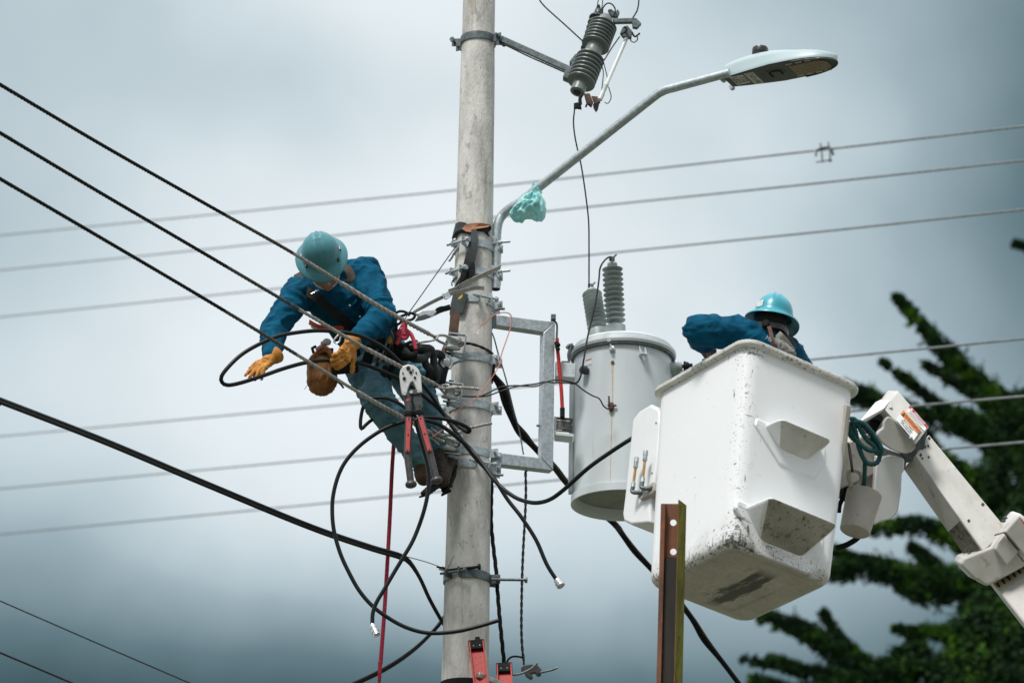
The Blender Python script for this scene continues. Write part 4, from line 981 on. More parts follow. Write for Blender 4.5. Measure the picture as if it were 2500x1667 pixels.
# ------------------------------------------------------------------ bucket
sb = 18.5/FPX
BN = atd(1823, 822, 18.45); BR = atd(2113, 942, 18.45+176*sb); BL = atd(1592, 969, 18.45+304*sb); BD = atd(1787, 1312, 18.45-262*sb)
bZ = (BN-BD).normalized(); bX = (BR-BN); bW = bX.length; bX = (bX-bZ*bX.dot(bZ)).normalized()
bY = (BL-BN); bD = bY.length; bY = (bY-bZ*bY.dot(bZ)-bX*bY.dot(bX)).normalized(); bH = (BN-BD).length
def BP(x, y, z): return BN+bX*x+bY*y+bZ*z     # metres in the bucket's own frame, z down is negative
Mb = Matrix(((bX.x, bY.x, bZ.x, BN.x), (bX.y, bY.y, bZ.y, BN.y), (bX.z, bY.z, bZ.z, BN.z), (0, 0, 0, 1)))
t = thing('aerial_bucket', 'scuffed white fibreglass work bucket with two foot pockets, worker inside', 'bucket', BN, mat=Mb)
BT = t
def rrect(x0, x1, y0, y1, r, n=7):
    out = []
    for cx, cy, a0 in ((x1-r, y1-r, 0), (x0+r, y1-r, 90), (x0+r, y0+r, 180), (x1-r, y0+r, 270)):
        for k in range(n+1):
            a = math.radians(a0+90*k/n); out.append((cx+r*math.cos(a), cy+r*math.sin(a)))
    return out
# white bucket material: scuffs gather low down, on the corner and on edges
def bucket_mat():
    M = bpy.data.materials.new('scuffed_white_fibreglass'); M.use_nodes = True
    T = M.node_tree; n = T.nodes; l = T.links; b = n['Principled BSDF']; b.inputs['Roughness'].default_value = .36
    co = n.new('ShaderNodeTexCoord'); sx = n.new('ShaderNodeSeparateXYZ'); l.new(co.outputs['Object'], sx.inputs[0])
    def mth(op, a, b_=None, cl=False):
        q = n.new('ShaderNodeMath'); q.operation = op; q.use_clamp = cl
        for i, x in enumerate((a, b_)):
            if x is None: continue
            if isinstance(x, (int, float)): q.inputs[i].default_value = x
            else: l.new(x, q.inputs[i])
        return q.outputs[0]
    def noi(scale, st=(1, 1, 1), det=6, rot=(0, 0, 0), rough=.6):
        m_ = n.new('ShaderNodeMapping'); l.new(co.outputs['Object'], m_.inputs[0]); m_.inputs['Scale'].default_value = st; m_.inputs['Rotation'].default_value = rot
        q = n.new('ShaderNodeTexNoise'); q.inputs['Scale'].default_value = scale; q.inputs['Detail'].default_value = det; q.inputs['Roughness'].default_value = rough
        l.new(m_.outputs[0], q.inputs['Vector']); return q.outputs[0]
    def ramp(x, a, c, lo=0, hi=1):
        r = n.new('ShaderNodeMapRange'); l.new(x, r.inputs[0]); r.inputs[1].default_value = a; r.inputs[2].default_value = c; r.inputs[3].default_value = lo; r.inputs[4].default_value = hi; return r.outputs[0]
    def mixc(f, a, c):
        x = n.new('ShaderNodeMix'); x.data_type = 'RGBA'; l.new(f, x.inputs[0])
        for i, s_ in ((6, a), (7, c)):
            if isinstance(s_, tuple): x.inputs[i].default_value = (*s_, 1)
            else: l.new(s_, x.inputs[i])
        return x.outputs[2]
    X, Y, Z = sx.outputs
    base = mixc(noi(2.2), (.87, .88, .89), (.81, .825, .84))
    low = ramp(Z, -bH+.20, -bH+.02)                        # near the bottom edge
    corner = mth('MULTIPLY', ramp(X, .20, .06), ramp(Y, .20, .06))
    top = ramp(Z, -.10, -.02)
    bott = ramp(Z, -bH+.012, -bH+.002)
    # fine scratches
    s1_ = noi(38, (1, 1, .16), 5, (.5, .2, .3)); s2_ = noi(38, (.15, 1, 1), 5, (.2, .6, .9)); s3_ = noi(90, (1, 1, 1), 4)
    mask = mth('ADD', mth('ADD', mth('MULTIPLY', low, .135), mth('MULTIPLY', corner, .10)), mth('MULTIPLY', top, .06), True)
    th1 = mth('SUBTRACT', .70, mask); f1 = mth('MULTIPLY', mth('MULTIPLY', mth('SUBTRACT', s1_, th1), 16, True), .8, True)
    f2 = mth('MULTIPLY', mth('MULTIPLY', mth('SUBTRACT', s2_, th1), 16, True), .75, True)
    f3 = mth('MULTIPLY', mth('MULTIPLY', mth('SUBTRACT', s3_, mth('ADD', th1, .00)), 18, True), .8, True)
    grime = mth('MULTIPLY', mth('MULTIPLY', low, ramp(noi(9), .40, .64)), .50)
    c = mixc(grime, base, (.40, .365, .31))
    # underside: beige grey with long black rub marks
    und = mixc(ramp(noi(6), .35, .65), (.60, .575, .535), (.46, .44, .405))
    rub = mth('MULTIPLY', ramp(noi(11, (1, .14, 1), 7, (0, 0, .06), .7), .485, .53), mth('MULTIPLY', ramp(mth('ABSOLUTE', mth('SUBTRACT', X, bW*.52)), .15, .08), ramp(mth('ABSOLUTE', mth('SUBTRACT', Y, bD*.52)), .29, .20)))
    rub2 = mth('MULTIPLY', ramp(noi(9, (1, .13, 1), 7, (0, 0, .06), .7), .62, .70), .5)
    und = mixc(mth('MULTIPLY', rub, .93), und, (.028, .03, .03)); und = mixc(rub2, und, (.10, .095, .085))
    c = mixc(bott, c, und)
    for f in (f1, f2, f3): c = mixc(mth('MULTIPLY', f, mth('SUBTRACT', 1.0, mth('MULTIPLY', bott, .8))), c, (.065, .06, .052))
    l.new(c, b.inputs['Base Color'])
    bp = n.new('ShaderNodeBump'); bp.inputs['Strength'].default_value = .12; bp.inputs['Distance'].default_value = .01; l.new(noi(7), bp.inputs['Height']); l.new(bp.outputs[0], b.inputs['Normal'])
    return M
m_buck = bucket_mat()
lip = .028
def sect(z, ins, r): # inset rounded section with taper
    tp = (-z/bH); ix = .02*tp*bW+lip+ins; ix2 = .065*tp*bW+lip+ins; iy = .035*tp*bD+lip+ins
    return [BP(x, y, z) for x, y in rrect(ix, bW-ix2, iy, bD-iy, max(.012, r))]
mb = MB(); secs = []
zs = [(-.002, 0), (-.12, 0), (-.3, 0), (-.5, 0), (-.7, 0), (-.9, 0)]
zs = [z for z in zs if z[0] > -bH+.12]+[(-bH+.10, 0)]
rf = .06
for k in range(0, 8):
    a = math.pi/2*k/7; zs.append((-bH+rf-rf*math.sin(a), rf*(1-math.cos(a))))
secs = [sect(z, i, .085-i*.4) for z, i in zs]
inner = [sect(z, .006, .08) for z in (-.002, -.3, -.6)]
n = len(secs[0]); vs = []
allsec = inner[::-1]+secs
for s_ in allsec: vs += s_
fs = [(i*n+k, i*n+(k+1) % n, (i+1)*n+(k+1) % n, (i+1)*n+k) for i in range(len(allsec)-1) for k in range(n)]
# bottom with slight keel
bs = [BP(bW/2+(x-bW/2)*.0, bD/2, -bH) for x in (0,)]
fs.append(tuple((len(allsec)-1)*n+k for k in range(n))); fs.append(tuple(range(n))[::-1])
mb.add(vs, fs); build('bucket_body', mb, m_buck, t, ang=40)
# rim flange
mb = MB(); vs = []
prof = [(.040, -.026), (.006, -.020), (.000, -.016), (-.002, -.010), (-.002, .006), (.003, .011), (.034, .013), (.040, .008), (.043, -.0)]
for ins, z in prof: vs += [BP(x, y, z) for x, y in rrect(ins, bW-ins, ins, bD-ins, .10)]
m_ = len(prof); mb.add(vs, [(i*n+k, i*n+(k+1) % n, ((i+1) % m_)*n+(k+1) % n, ((i+1) % m_)*n+k) for i in range(m_) for k in range(n)])
m_rim = mat('chipped_rim', (.76, .755, .73), .42, 0, (.56, .54, .49), 9, .9, 7, spots=[((.07, .065, .055), 48, .58, .9), ((.22, .19, .15), 20, .59, .75)])
build('rim', mb, m_rim, t, ang=40)
# foot pockets
def pocket(ax0, ax1, zt_, bx0, bx1, zb_, pr, ins, m_):
    yb = lambda z: lip+.035*(-z/bH)*bD+.004
    p = [BP(ax0*bW, yb(zt_)+.02, zt_), BP(ax1*bW, yb(zt_)+.02, zt_), BP(bx1*bW, yb(zb_)+.012, zb_), BP(bx0*bW, yb(zb_)+.012, zb_)]
    q = [BP(ax0*bW+ins, yb(zt_)-pr, zt_+.006), BP(ax1*bW-ins*.2, yb(zt_)-pr, zt_+.006)]
    a, b, c, d = p; e, f = q
    mb = MB().add([a, b, c, d, e, f], [(0, 3, 2, 1), (0, 1, 5, 4), (4, 5, 2, 3), (0, 4, 3), (1, 2, 5)]); mb.mi = [0, 0, 1, 0, 0]
    o = build('foot_pocket', mb, [m_buck, m_], t, bevel=.034, seg=6, ang=60)
    pl = [BP(x*bW, yb(z)-.013, z) for x, z in ((ax0-.05, zt_+.02), (ax1+.03, zt_+.02), (ax1+.04, zt_-.07), (bx1+.09, zb_-.065), (bx0-.02, zb_-.065), (ax0-.06, zt_-.03))]
    mb = MB().prism(pl, bY*.04); build('moulded_pad', mb, m_buck, o, bevel=.0125, seg=4)
m_pocket1 = mat('pocket_grime_shade', (.60, .59, .55), .5, 0, (.44, .42, .37), 6, 1, 7, spots=[((.10, .095, .08), 50, .66, .7), ((.22, .19, .13), 22, .60, .6, (1, 1, .25), (.3, .3, 0))])  # underside colour: grime, with the shade under the step painted in
m_pocket2 = mat('pocket_heavy_grime_shade', (.46, .44, .39), .6, 0, (.30, .28, .23), 7, 1, 8, spots=[((.05, .047, .04), 42, .59, .8), ((.14, .11, .055), 20, .56, .7, (1, 1, .22), (.3, .3, 0)), ((.03, .03, .028), 12, .64, .8)])  # lower step underside: heavier grime and painted shade together
pocket(.205, .70, -bH*.375, .385, .575, -bH*.482, .14, .02, m_pocket1)
pocket(.115, .74, -bH*.80, .285, .60, -bH*.952, .20, .02, m_pocket2)
# control side box on the left end
def onbx(x, y, a=0.0):     # pixel -> plane x=a of the bucket frame
    return onplane(x, y, BP(a, 0, 0), bX)
mb = MB(); e = []
y0b, y1b = bD*1.02, bD*1.27
xf = .10
fp = [(xf, bD*1.035, -.03*bH), (xf, bD*1.20, -.03*bH), (xf, bD*1.265, -.07*bH), (xf, bD*1.30, -.52*bH), (xf, bD*1.0, -.56*bH)]
box_face = [onbx(x, y, .06) for x, y in ((1588, 986), (1610, 999), (1611, 1040), (1604, 1120), (1596, 1172), (1586, 1240), (1586, 1275), (1540, 1280), (1522, 1271), (1519, 1255), (1524, 1216), (1536, 1100), (1542, 1040), (1543, 1025), (1560, 1003))]
mb.prism(box_face, bX*.34)
sbx = build('control_box', mb, m_white, t, bevel=.014, seg=3)
mb = MB().prism([onbx(x, y, .14) for x, y in ((1609, 1006), (1618, 1008), (1600, 1250), (1587, 1235), (1596, 1180), (1604, 1120))], bX*.10); build('gap_panel', mb, m_beige, t)
mb = MB().prism([onbx(x, y, .17) for x, y in ((1600, 1020), (1622, 1010), (1606, 1300), (1586, 1262))], bX*.10); build('dark_recess', mb, m_blackm, t)
mb = MB().prism([onbx(x, y, .04) for x, y in ((1556, 1212), (1561, 1220), (1590, 1200), (1598, 1178), (1599, 1190), (1592, 1212), (1566, 1227), (1556, 1220), (1557, 1205), (1585, 1186), (1596, 1174))], bX*.02)
mb = MB().prism([onbx(x, y, .035) for x, y in ((1558, 1207), (1594, 1175), (1598, 1178), (1597, 1196), (1590, 1205), (1562, 1218), (1556, 1214))], bX*.03)
bkt = build('fitting_bracket', mb, m_beige, sbx, bevel=.003)
for (x0, y0, x1, y1) in ((1555, 1116, 1544, 1200), (1577, 1099, 1567, 1190)):
    a, b = onbx(x0, y0, .005), onbx(x1, y1, .005); d = b-a; l = d.length; d.normalize()
    mb = MB().lathe(a, d, [(0, .010), (.002, .013), (.03, .014), (.033, .012), (.060, .013), (.065, .010)], 16); mb.lathe(a+d*(l*.72), d, [(0, .009), (.003, .012), (.03, .013), (.033, .010)], 12); o = build('hose_coupling', mb, m_galv, sbx)
    mb = MB().cyl(a+d*.06, a+d*(l*.74), .0075, 14); build('brass_pipe', mb, m_brass, sbx)
    mb = MB().tube(spline([a+d*(l*.85), b, b+bY*-.035+bX*.02-bZ*.01, b-bY*.055+bX*.03-bZ*.01], .008), .012, 10); build('elbow', mb, m_galvd, sbx)
mb = MB()
for x, y in ((1602, 1031), (1592, 1153)): mb.ell(onbx(x, y, .058), .006)
build('rivet', mb, m_galv, sbx)
# mounting strip and bracketry on the right side
mb = MB().prism([atd(x, y, 18.62) for x, y in ((2066, 986), (2078, 990), (2077, 1002), (2058, 1180), (2046, 1190), (2046, 1150))], CF*.12); build('mounting_strip', mb, m_beige, t, bevel=.006)
# name lettering on the bucket lip is not present

# ------------------------------------------------------------------ boom and elbow
t = thing('boom_arm', 'dirty white jointed boom of the bucket truck with warning labels, right edge', 'boom', atd(2300, 1150, 19.2))
def D(x, y, d=19.2): return atd(x, y, d)
# upper boom beam: light face + underside, built as a real beam
fa = [D(2268, 1060, 19.35), D(2234, 1112, 19.22)]; fb = [D(2462, 1295, 19.0), D(2400, 1345, 18.85)]
ux = (fb[0]-fa[0]).normalized()
und = [D(2206, 1146, 19.42), D(2366, 1372, 19.05)]
def quadbeam(a, b, c, d_, name, m_, par, bev=.01): # a,b,c at start (top edge, lower edge, underside edge)
    pass
st = [fa[0], fa[1], und[0]]; en = [fb[0], fb[1], und[1]]
st4 = st+[st[0]+(st[2]-st[1])]; en4 = en+[en[0]+(en[2]-en[1])]
mb = MB().add(st4+en4, [(3, 2, 1, 0), (4, 5, 6, 7)]+[(i, (i+1) % 4, 4+(i+1) % 4, 4+i) for i in range(4)]); build('upper_beam', mb, m_boom, t, bevel=.008, seg=3)
mb = MB(); q0, q1 = 0.68, .97
a = st[1].lerp(en[1], q0)-(CU*.0); f = lambda k, w: (st[1].lerp(en[1], k)).lerp(st[2].lerp(en[2], k), w)
nr = (en[1]-st[1]).cross(st[2]-st[1]).normalized()
if nr.dot(CF) > 0: nr = -nr
mb.prism([f(q0, .06), f(q1, .06), f(q1, .97), f(q0, .97)], nr*.002)
m_worn = mat('worn_band', (.20, .185, .15), .8, 0, (.10, .09, .075), 20, 1, 8, spots=[((.02, .02, .02), 40, .55, .8)])
build('worn_band', mb, m_worn, t)
g = lambda k, w: (st[0].lerp(en[0], k)).lerp(st[1].lerp(en[1], k), w)
nf = (en[0]-st[0]).cross(st[1]-st[0]).normalized()
if nf.dot(CF) > 0: nf = -nf
mb = MB()
for k, w in ((.71, .10), (.73, .80)): mb.prism([g(k-.012, w-.04), g(k+.012, w-.04), g(k+.012, w+.05), g(k-.012, w+.05)], nf*.0015)
for k, w in ((.07, .82), (.11, .58), (.05, .32)): mb.prism([g(k-.01, w-.03), g(k+.01, w-.03), g(k+.01, w+.04), g(k-.01, w+.04)], nf*.0015)
for k, w in ((.02, .10), (.03, .45), (.04, .8)): mb.prism([g(k-.012, w-.05), g(k+.012, w-.05), g(k+.012, w+.05), g(k-.012, w+.05)], nf*.002)
build('bolt_slot', mb, m_ink, t)
# elbow cover at the bucket end
dpt = 19.15
topf = [D(2096, 1031, 19.35), D(2137, 982, 19.45), D(2192, 953, 19.30), D(2158, 997, 19.10)]
side = [D(2192, 953, 19.28), D(2269, 1042, 19.1), D(2236, 1086, 18.98), D(2158, 997, 19.12)]
back = CF*.0
mb = MB(); A1, A2, A3, A4 = side; dv = CF*.22+CR*-.03
mb.hexa([A1, A1+dv, A2, A2+dv, A4, A4+dv, A3, A3+dv]) if False else mb.prism([A1, A2, A3, A4], dv)
cover = build('elbow_cover', mb, m_boom, t, bevel=.008, seg=3)
mb = MB(); off_ = CF*.012; mb.prism(topf, CF*.015-CU*.004); mb.prism([topf[0], topf[3], D(2159, 1002, 19.12), D(2104, 1036, 19.36)], CF*.03); build('cover_top', mb, m_white, t, bevel=.003)
mb = MB().prism([D(x, y, 19.32) for x, y in ((2104, 1034), (2156, 1001), (2166, 1020), (2150, 1062), (2130, 1075), (2108, 1056))], CF*.1); build('elbow_recess', mb, m_galvd, t)
mb = MB().prism([D(x, y, 19.25) for x, y in ((2164, 1010), (2168, 1014), (2146, 1060), (2139, 1056))], CF*.05); build('inner_flange', mb, m_galv, t)
mb = MB().prism([D(x, y, 19.08) for x, y in ((2164, 1020), (2170, 1016), (2180, 1022), (2236, 1088), (2234, 1094), (2226, 1103), (2212, 1107), (2196, 1105), (2178, 1098), (2160, 1086), (2148, 1074), (2142, 1060), (2146, 1052), (2157, 1044), (2158, 1030))], CF*.10); build('torn_cover', mb, m_boom, t, bevel=.006, seg=2)
mb = MB().prism([D(x, y, 19.14) for x, y in ((2141, 1112), (2150, 1118), (2176, 1112), (2190, 1114), (2205, 1118), (2208, 1124), (2207, 1150), (2202, 1155), (2200, 1200), (2193, 1245), (2186, 1258), (2172, 1268), (2150, 1273), (2134, 1282), (2128, 1260))], CF*.14); build('side_panel', mb, m_white, t, bevel=.010, seg=3)
mb = MB().prism([D(x, y, 19.34) for x, y in ((2146, 1085), (2166, 1096), (2200, 1108), (2216, 1112), (2210, 1148), (2180, 1140), (2140, 1116), (2120, 1140), (2112, 1108))], CF*.1)
mb.prism([D(x, y, 19.30) for x, y in ((2072, 1072), (2094, 1086), (2106, 1110), (2136, 1122), (2130, 1200), (2100, 1215), (2062, 1180))], CF*.1); build('elbow_plate', mb, m_beige, t, bevel=.006)
mb = MB().prism([D(x, y, 19.4) for x, y in ((2055, 1175), (2072, 1120), (2110, 1200), (2104, 1222), (2064, 1225), (2048, 1216))], CF*.1)
build('dark_joint', mb, m_blackm, t); mb = MB().ell(D(2136, 1038, 19.30), (.035, .02, .035)); build('pivot', mb, m_blackm, t)
mb = MB().prism([D(x, y, 19.26) for x, y in ((2238, 1052), (2264, 1050), (2258, 1092), (2236, 1122), (2214, 1130), (2196, 1096))], CF*.13); build('knuckle', mb, m_galvd, t, bevel=.006)
a_, b_ = D(2128, 1100, 19.46), BP(bW-.05, bD*.42, -.42); mb = MB().beam(a_, b_, .16, .22); build('bucket_mount', mb, m_beige, t, bevel=.01)
# labels on the cover
sX = (A2-A1).normalized(); sY = (A1-A4).normalized(); Zn = sX.cross(sY); Zn = Zn if Zn.dot(CF) < 0 else -Zn
def SQ(a, b): return A1+(A2-A1)*a+(A4-A1)*b+Zn*.001
def lab(a0, a1, b0, b1, ins, m_, par, h=.0008): return build('label_plate', MB().prism([SQ(a0, b0)+Zn*ins, SQ(a1, b0)+Zn*ins, SQ(a1, b1)+Zn*ins, SQ(a0, b1)+Zn*ins], Zn*h), m_, par)
wl = lab(.34, .90, .38, .92, 0, m_whitep, t)
lab(.345, .895, .385, .62, .001, m_worange, wl); text('lettering', 'WARNING', SQ(.675, .505)+Zn*.0015, sX, sY, .034, m_ink, wl)
mb = MB().prism([SQ(.37, .60)+Zn*.002, SQ(.45, .60)+Zn*.002, SQ(.41, .42)+Zn*.002], Zn*.0005); build('triangle', mb, m_ink, wl)
for k, (s_, b_) in enumerate((('PINCH POINT', .68), ('Keep hands clear', .76), ('of moving parts', .84))): text('lettering', s_, SQ(.62, b_)+Zn*.0015, sX, sY, .015, m_ink, wl)
dl = lab(.42, .97, .03, .30, 0, m_whitep, t)
lab(.40, .975, .03, .145, .001, m_wred, dl); text('lettering', 'DANGER', SQ(.73, .09)+Zn*.0015, sX, sY, .024, m_whitep, dl)
mb = MB().prism([SQ(.45, .13)+Zn*.002, SQ(.51, .13)+Zn*.002, SQ(.48, .045)+Zn*.002], Zn*.0005); build('triangle', mb, m_whitep, dl)
mb = MB()
for k in range(5):
    b_ = .175+.026*k; a_ = .46+.02*(k % 2); e_ = [.90, .86, .93, .84, .7][k]
    mb.prism([SQ(a_, b_), SQ(e_, b_), SQ(e_, b_+.009), SQ(a_, b_+.009)], Zn*.0012)
build('small_print', mb, m_ink, dl)
mb = MB()
for a_, b_ in ((.11, .80), (.83, 1.0)): mb.ell(SQ(a_, b_-.04), .011)
build('cover_bolt', mb, m_galv, t)
# second joint cover and the lower beam
c1 = [D(x, y, 18.84) for x, y in ((2344, 1377), (2353, 1362), (2420, 1335), (2448, 1300), (2486, 1254), (2492, 1254), (2530, 1285), (2555, 1330), (2520, 1372), (2412, 1430), (2404, 1428), (2388, 1416), (2380, 1415))]
mb = MB().prism(c1, CF*.30); jc = build('joint_cover', mb, m_boom, t, bevel=.014, seg=3)
mb = MB().prism([D(2428, 1340, 18.80), D(2452, 1302, 18.80), D(2487, 1345, 18.80), D(2458, 1382, 18.80)], CF*.06); build('raised_panel', mb, m_boom, jc, bevel=.010, seg=3)
mb = MB().prism([D(2453, 1298, 18.78), D(2488, 1257, 18.78), D(2530, 1300, 18.78), D(2500, 1354, 18.78), D(2489, 1343, 18.78)], CF*.06); build('raised_panel', mb, m_boom, jc, bevel=.010, seg=3)
mb = MB().tube([D(2428, 1306, 18.80), D(2451, 1299, 18.79), D(2470, 1321, 18.775), D(2488, 1343, 18.775)], .004, 8); mb.tube([D(2484, 1350, 18.75), D(2499, 1370, 18.74)], .004, 8); build('seam', mb, m_ink, jc)
mb = MB()
for x, y, d_ in ((2369, 1355, 18.94), (2399, 1340, 18.92), (2456, 1267, 18.9), (2452, 1274, 18.9)): mb.cyl(D(x, y, d_), D(x-3, y-6, d_), .011, 8)
mb.ell(D(2397, 1377, 18.86), .006); build('joint_bolt', mb, m_galvd, jc)
mb = MB().prism([D(2486, 1258, 18.70), D(2492, 1264, 18.70), D(2512, 1286, 18.68), D(2506, 1290, 18.68)], CF*.003); build('red_label', mb, m_wred, jc)
s4 = [D(2425, 1425, 18.95), D(2524, 1362, 18.95)]; dl_ = (D(2510, 1535, 18.5)-D(2427, 1428, 18.9)).normalized()
mb = MB(); q = [s4[0], s4[1], s4[1]+CF*.25, s4[0]+CF*.25]; mb.prism(q, dl_*1.9); build('lower_beam', mb, m_boom, t, bevel=.012, seg=3)
mb = MB()
dd_ = (s4[1]-s4[0])
for k in range(6):
    c = s4[0]+dd_*(.07+k*.13)+dl_*.05-CF*.002; u_ = dd_.normalized()
    mb.prism([c-u_*.006, c+u_*.006, c+u_*.006-dl_*.03, c+u_*.012-dl_*.03, c-dl_*.045, c-u_*.012-dl_*.03, c-u_*.006-dl_*.03], -CF*.002)
build('arrow_mark', mb, m_ink, t)
mb = MB().prism([s4[0]+dl_*.0-CF*.001, s4[1]-CF*.001, s4[1]+dl_*.075-CF*.001, s4[0]+dl_*.075-CF*.001], -CF*.0006); build('band_label', mb, mat('cream_print', (.55, .50, .36), .6), t)
# truck base of the boom continues out of the frame
mb = MB().tube([s4[0]+dl_*1.85+dd_*.4+CF*.12, V((6.5, 19, 2.6)), V((6.5, 19, .0))], .14, 16); build('turret', mb, m_boom, t)
# hanging canister, teal rope
t = thing('hanging_canister', 'dirty white canister hanging on a loop between bucket and boom', 'canister', atd(2110, 1250, 18.95))
a, b = D(2110, 1205, 18.95), D(2087, 1296, 18.85); d = (b-a).normalized()
mb = MB().lathe(a, d, [(.0, .070), (-.004, .092), (.0, .096), (.10, .090), ((b-a).length, .082), ((b-a).length+.004, .078), ((b-a).length+.004, .001)], 40, False); build('can', mb, m_beige, t)
mb = MB().lathe(a+d*.03, d, [(0, .001), (.001, .09)], 30, False); build('inside', mb, m_ink, t)
mb = MB().tube(spline([D(2078, 1188, 18.9), D(2072, 1165, 18.9), D(2073, 1152, 18.9), D(2082, 1148, 18.9), D(2095, 1150, 18.92), D(2102, 1160, 18.92), D(2103, 1175, 18.92), D(2090, 1192, 18.9)], .01), .012, 12); build('loop_handle', mb, m_beige, t)
mb = MB().tube(spline([D(2080, 1152, 18.88), D(2074, 1110, 18.9), D(2070, 1080, 18.95)], .01), .004, 8); mb.tube(spline([D(2083, 1152, 18.88), D(2078, 1110, 18.9), D(2073, 1082, 18.95)], .01), .003, 8); build('cord', mb, m_collar, t)
t = thing('teal_rope_coil', 'coiled teal rope hanging beside the boom elbow', 'rope', atd(2110, 1080, 18.8))
for q in ([(2078, 1028), (2084, 1040), (2090, 1060), (2098, 1095), (2112, 1125), (2128, 1133), (2142, 1128), (2148, 1112), (2143, 1098)],
          [(2082, 1027), (2094, 1036), (2104, 1055), (2118, 1075), (2136, 1090), (2142, 1105), (2150, 1098), (2140, 1075), (2124, 1056), (2110, 1040), (2098, 1032)],
          [(2090, 1028), (2108, 1034), (2124, 1050), (2140, 1072), (2152, 1095), (2149, 1104), (2138, 1092), (2122, 1070)],
          [(2074, 1030), (2072, 1050), (2080, 1068), (2100, 1082)], [(2072, 1040), (2080, 1060), (2095, 1080), (2120, 1098), (2138, 1100)],
          [(2076, 1024), (2082, 1022), (2090, 1028), (2088, 1042), (2078, 1052), (2073, 1045), (2074, 1032)]):
    build('rope_loop', MB().strand([D(x, y, 18.78+.02*i/5) for i, (x, y) in enumerate(q)], .0135, 3, .05, .005, 12, .15), m_tealr, t)
build('rope_tail', MB().tube(spline([D(2112, 1125, 18.8), D(2111, 1150, 18.85), D(2110, 1180, 18.9), D(2107, 1203, 18.95)], .01), .012, 10), m_tealr, t)
wire('control_hose', [(2108, 1285, 18.2), (2096, 1310, 18.1), (2070, 1328, 18.1), (2040, 1338, 18.1)], .016, m_blackm, 'black hose under the hanging canister beside the bucket', 'hose', 18.1)
wire('control_hose', [(2068, 1120, 18.3), (2070, 1160, 18.2), (2064, 1200, 18.1), (2050, 1232, 18.1), (2048, 1250, 18.1)], .013, m_blackm, 'black hose squeezed between bucket side and canister', 'hose', 18.2)

# ------------------------------------------------------------------ rusty channel post
YPo = 17.0
t = thing('channel_post', 'rusty mossy steel channel post with two holes, in front of the bucket', 'post', at(1645, 1667, YPo))
secpts = [(1613.5, 0), (1624, .0), (1627, .045), (1660, .045), (1657.5, -.02), (1676, .032)]
top = [at(x, 1229 if i < 4 else (1219 if i == 4 else 1233), YPo+dy) for i, (x, dy) in enumerate(secpts)]
dpost = (at(1641-10.5, 1667, YPo)-at(1641, 1229, YPo)); dpost = V((dpost.x/abs(dpost.z), 0, -1))
Lp = top[0].z
th = .0045
def strip(i, j, name, m_, off=V((0, 0, 0))):
    a, b = top[i]+off, top[j]+off; nn = V((b-a).cross(V((0, 0, 1)))).normalized()
    mb = MB().prism([a, b, V((b.x, b.y, 0))+V((dpost.x*b.z, 0, 0)), V((a.x, a.y, 0))+V((dpost.x*a.z, 0, 0))], -nn*th if nn.y < 0 else nn*th); return build(name, mb, m_, t)
strip(0, 1, 'lip', m_rust); strip(1, 2, 'side_wall', m_rust); strip(4, 5, 'flange', m_moss)
mb = MB(); a, b = top[3]+V((-.0005, 0, 0)), top[4]+V((0, 0, -.02)); mb.prism([a, b, V((b.x, b.y, 0))+V((dpost.x*b.z, 0, 0)), V((a.x, a.y, 0))+V((dpost.x*a.z, 0, 0))], V((-.003, 0, 0))); build('side_wall', mb, m_rust, t)
# web with holes
a, b = top[2], top[3]; wx = (b-a); zz0 = top[2].z
def WP(k, z, y=0): return V((a.x+wx.x*k+dpost.x*(zz0-z), a.y+y, z))
mb = MB()
holes = []
for hx, hy in ((1644, 1275), (1644, 1346)):
    p = at(hx, hy, top[2].y); k = (p.x-a.x-dpost.x*(zz0-p.z))/wx.x; holes.append((k, p.z))
hr = 7.6*PXM*.86; zprev = zz0
for k, hz in holes:
    hh = .03
    for y in (0, th):
        mb.add([WP(0, zprev, y), WP(1, zprev, y), WP(1, hz+hh, y), WP(0, hz+hh, y)], [(0, 1, 2, 3)])
    m_n = 24; sq = []; ci = []
    for i in range(m_n):
        an = 2*math.pi*i/m_n; ci.append((k+hr*math.cos(an)/wx.x, hz+hr*1.08*math.sin(an)))
        cx, cy = math.cos(an), math.sin(an); sx_ = (1-k)*wx.x if cx > 0 else k*wx.x
        tt = min(sx_/abs(cx) if abs(cx) > 1e-6 else 9, hh/abs(cy) if abs(cy) > 1e-6 else 9); sq.append((k+tt*cx/wx.x, hz+tt*cy))
    # include square corners
    for y in (0, th):
        mb.add([WP(x, z, y) for x, z in ci]+[WP(x, z, y) for x, z in sq], [(i, (i+1) % m_n, m_n+(i+1) % m_n, m_n+i) for i in range(m_n)])
        for (x, z) in ((0, hz+hh), (1, hz+hh), (1, hz-hh), (0, hz-hh)):
            cand = sorted(range(m_n), key=lambda i: (sq[i][0]-x)**2*wx.x**2+(sq[i][1]-z)**2)[:2]
            mb.add([WP(x, z, y)]+[WP(*sq[i], y) for i in cand], [(0, 1, 2)])
    mb.add([WP(x, z, 0) for x, z in ci]+[WP(x, z, th) for x, z in ci], [(i, (i+1) % m_n, m_n+(i+1) % m_n, m_n+i) for i in range(m_n)])
    zprev = hz-hh
for y in (0, th): mb.add([WP(0, zprev, y), WP(1, zprev, y), WP(1, 0, y), WP(0, 0, y)], [(0, 1, 2, 3)])
build('web', mb, m_rust, t)
mb = MB(); zc = at(1640, 1362, top[2].y).z; mb.prism([WP(.02, zc, -.02), WP(.98, zc, -.02), WP(.98, zc-4, -.02), WP(.02, zc-4, -.02)], V((0, .016, 0)))
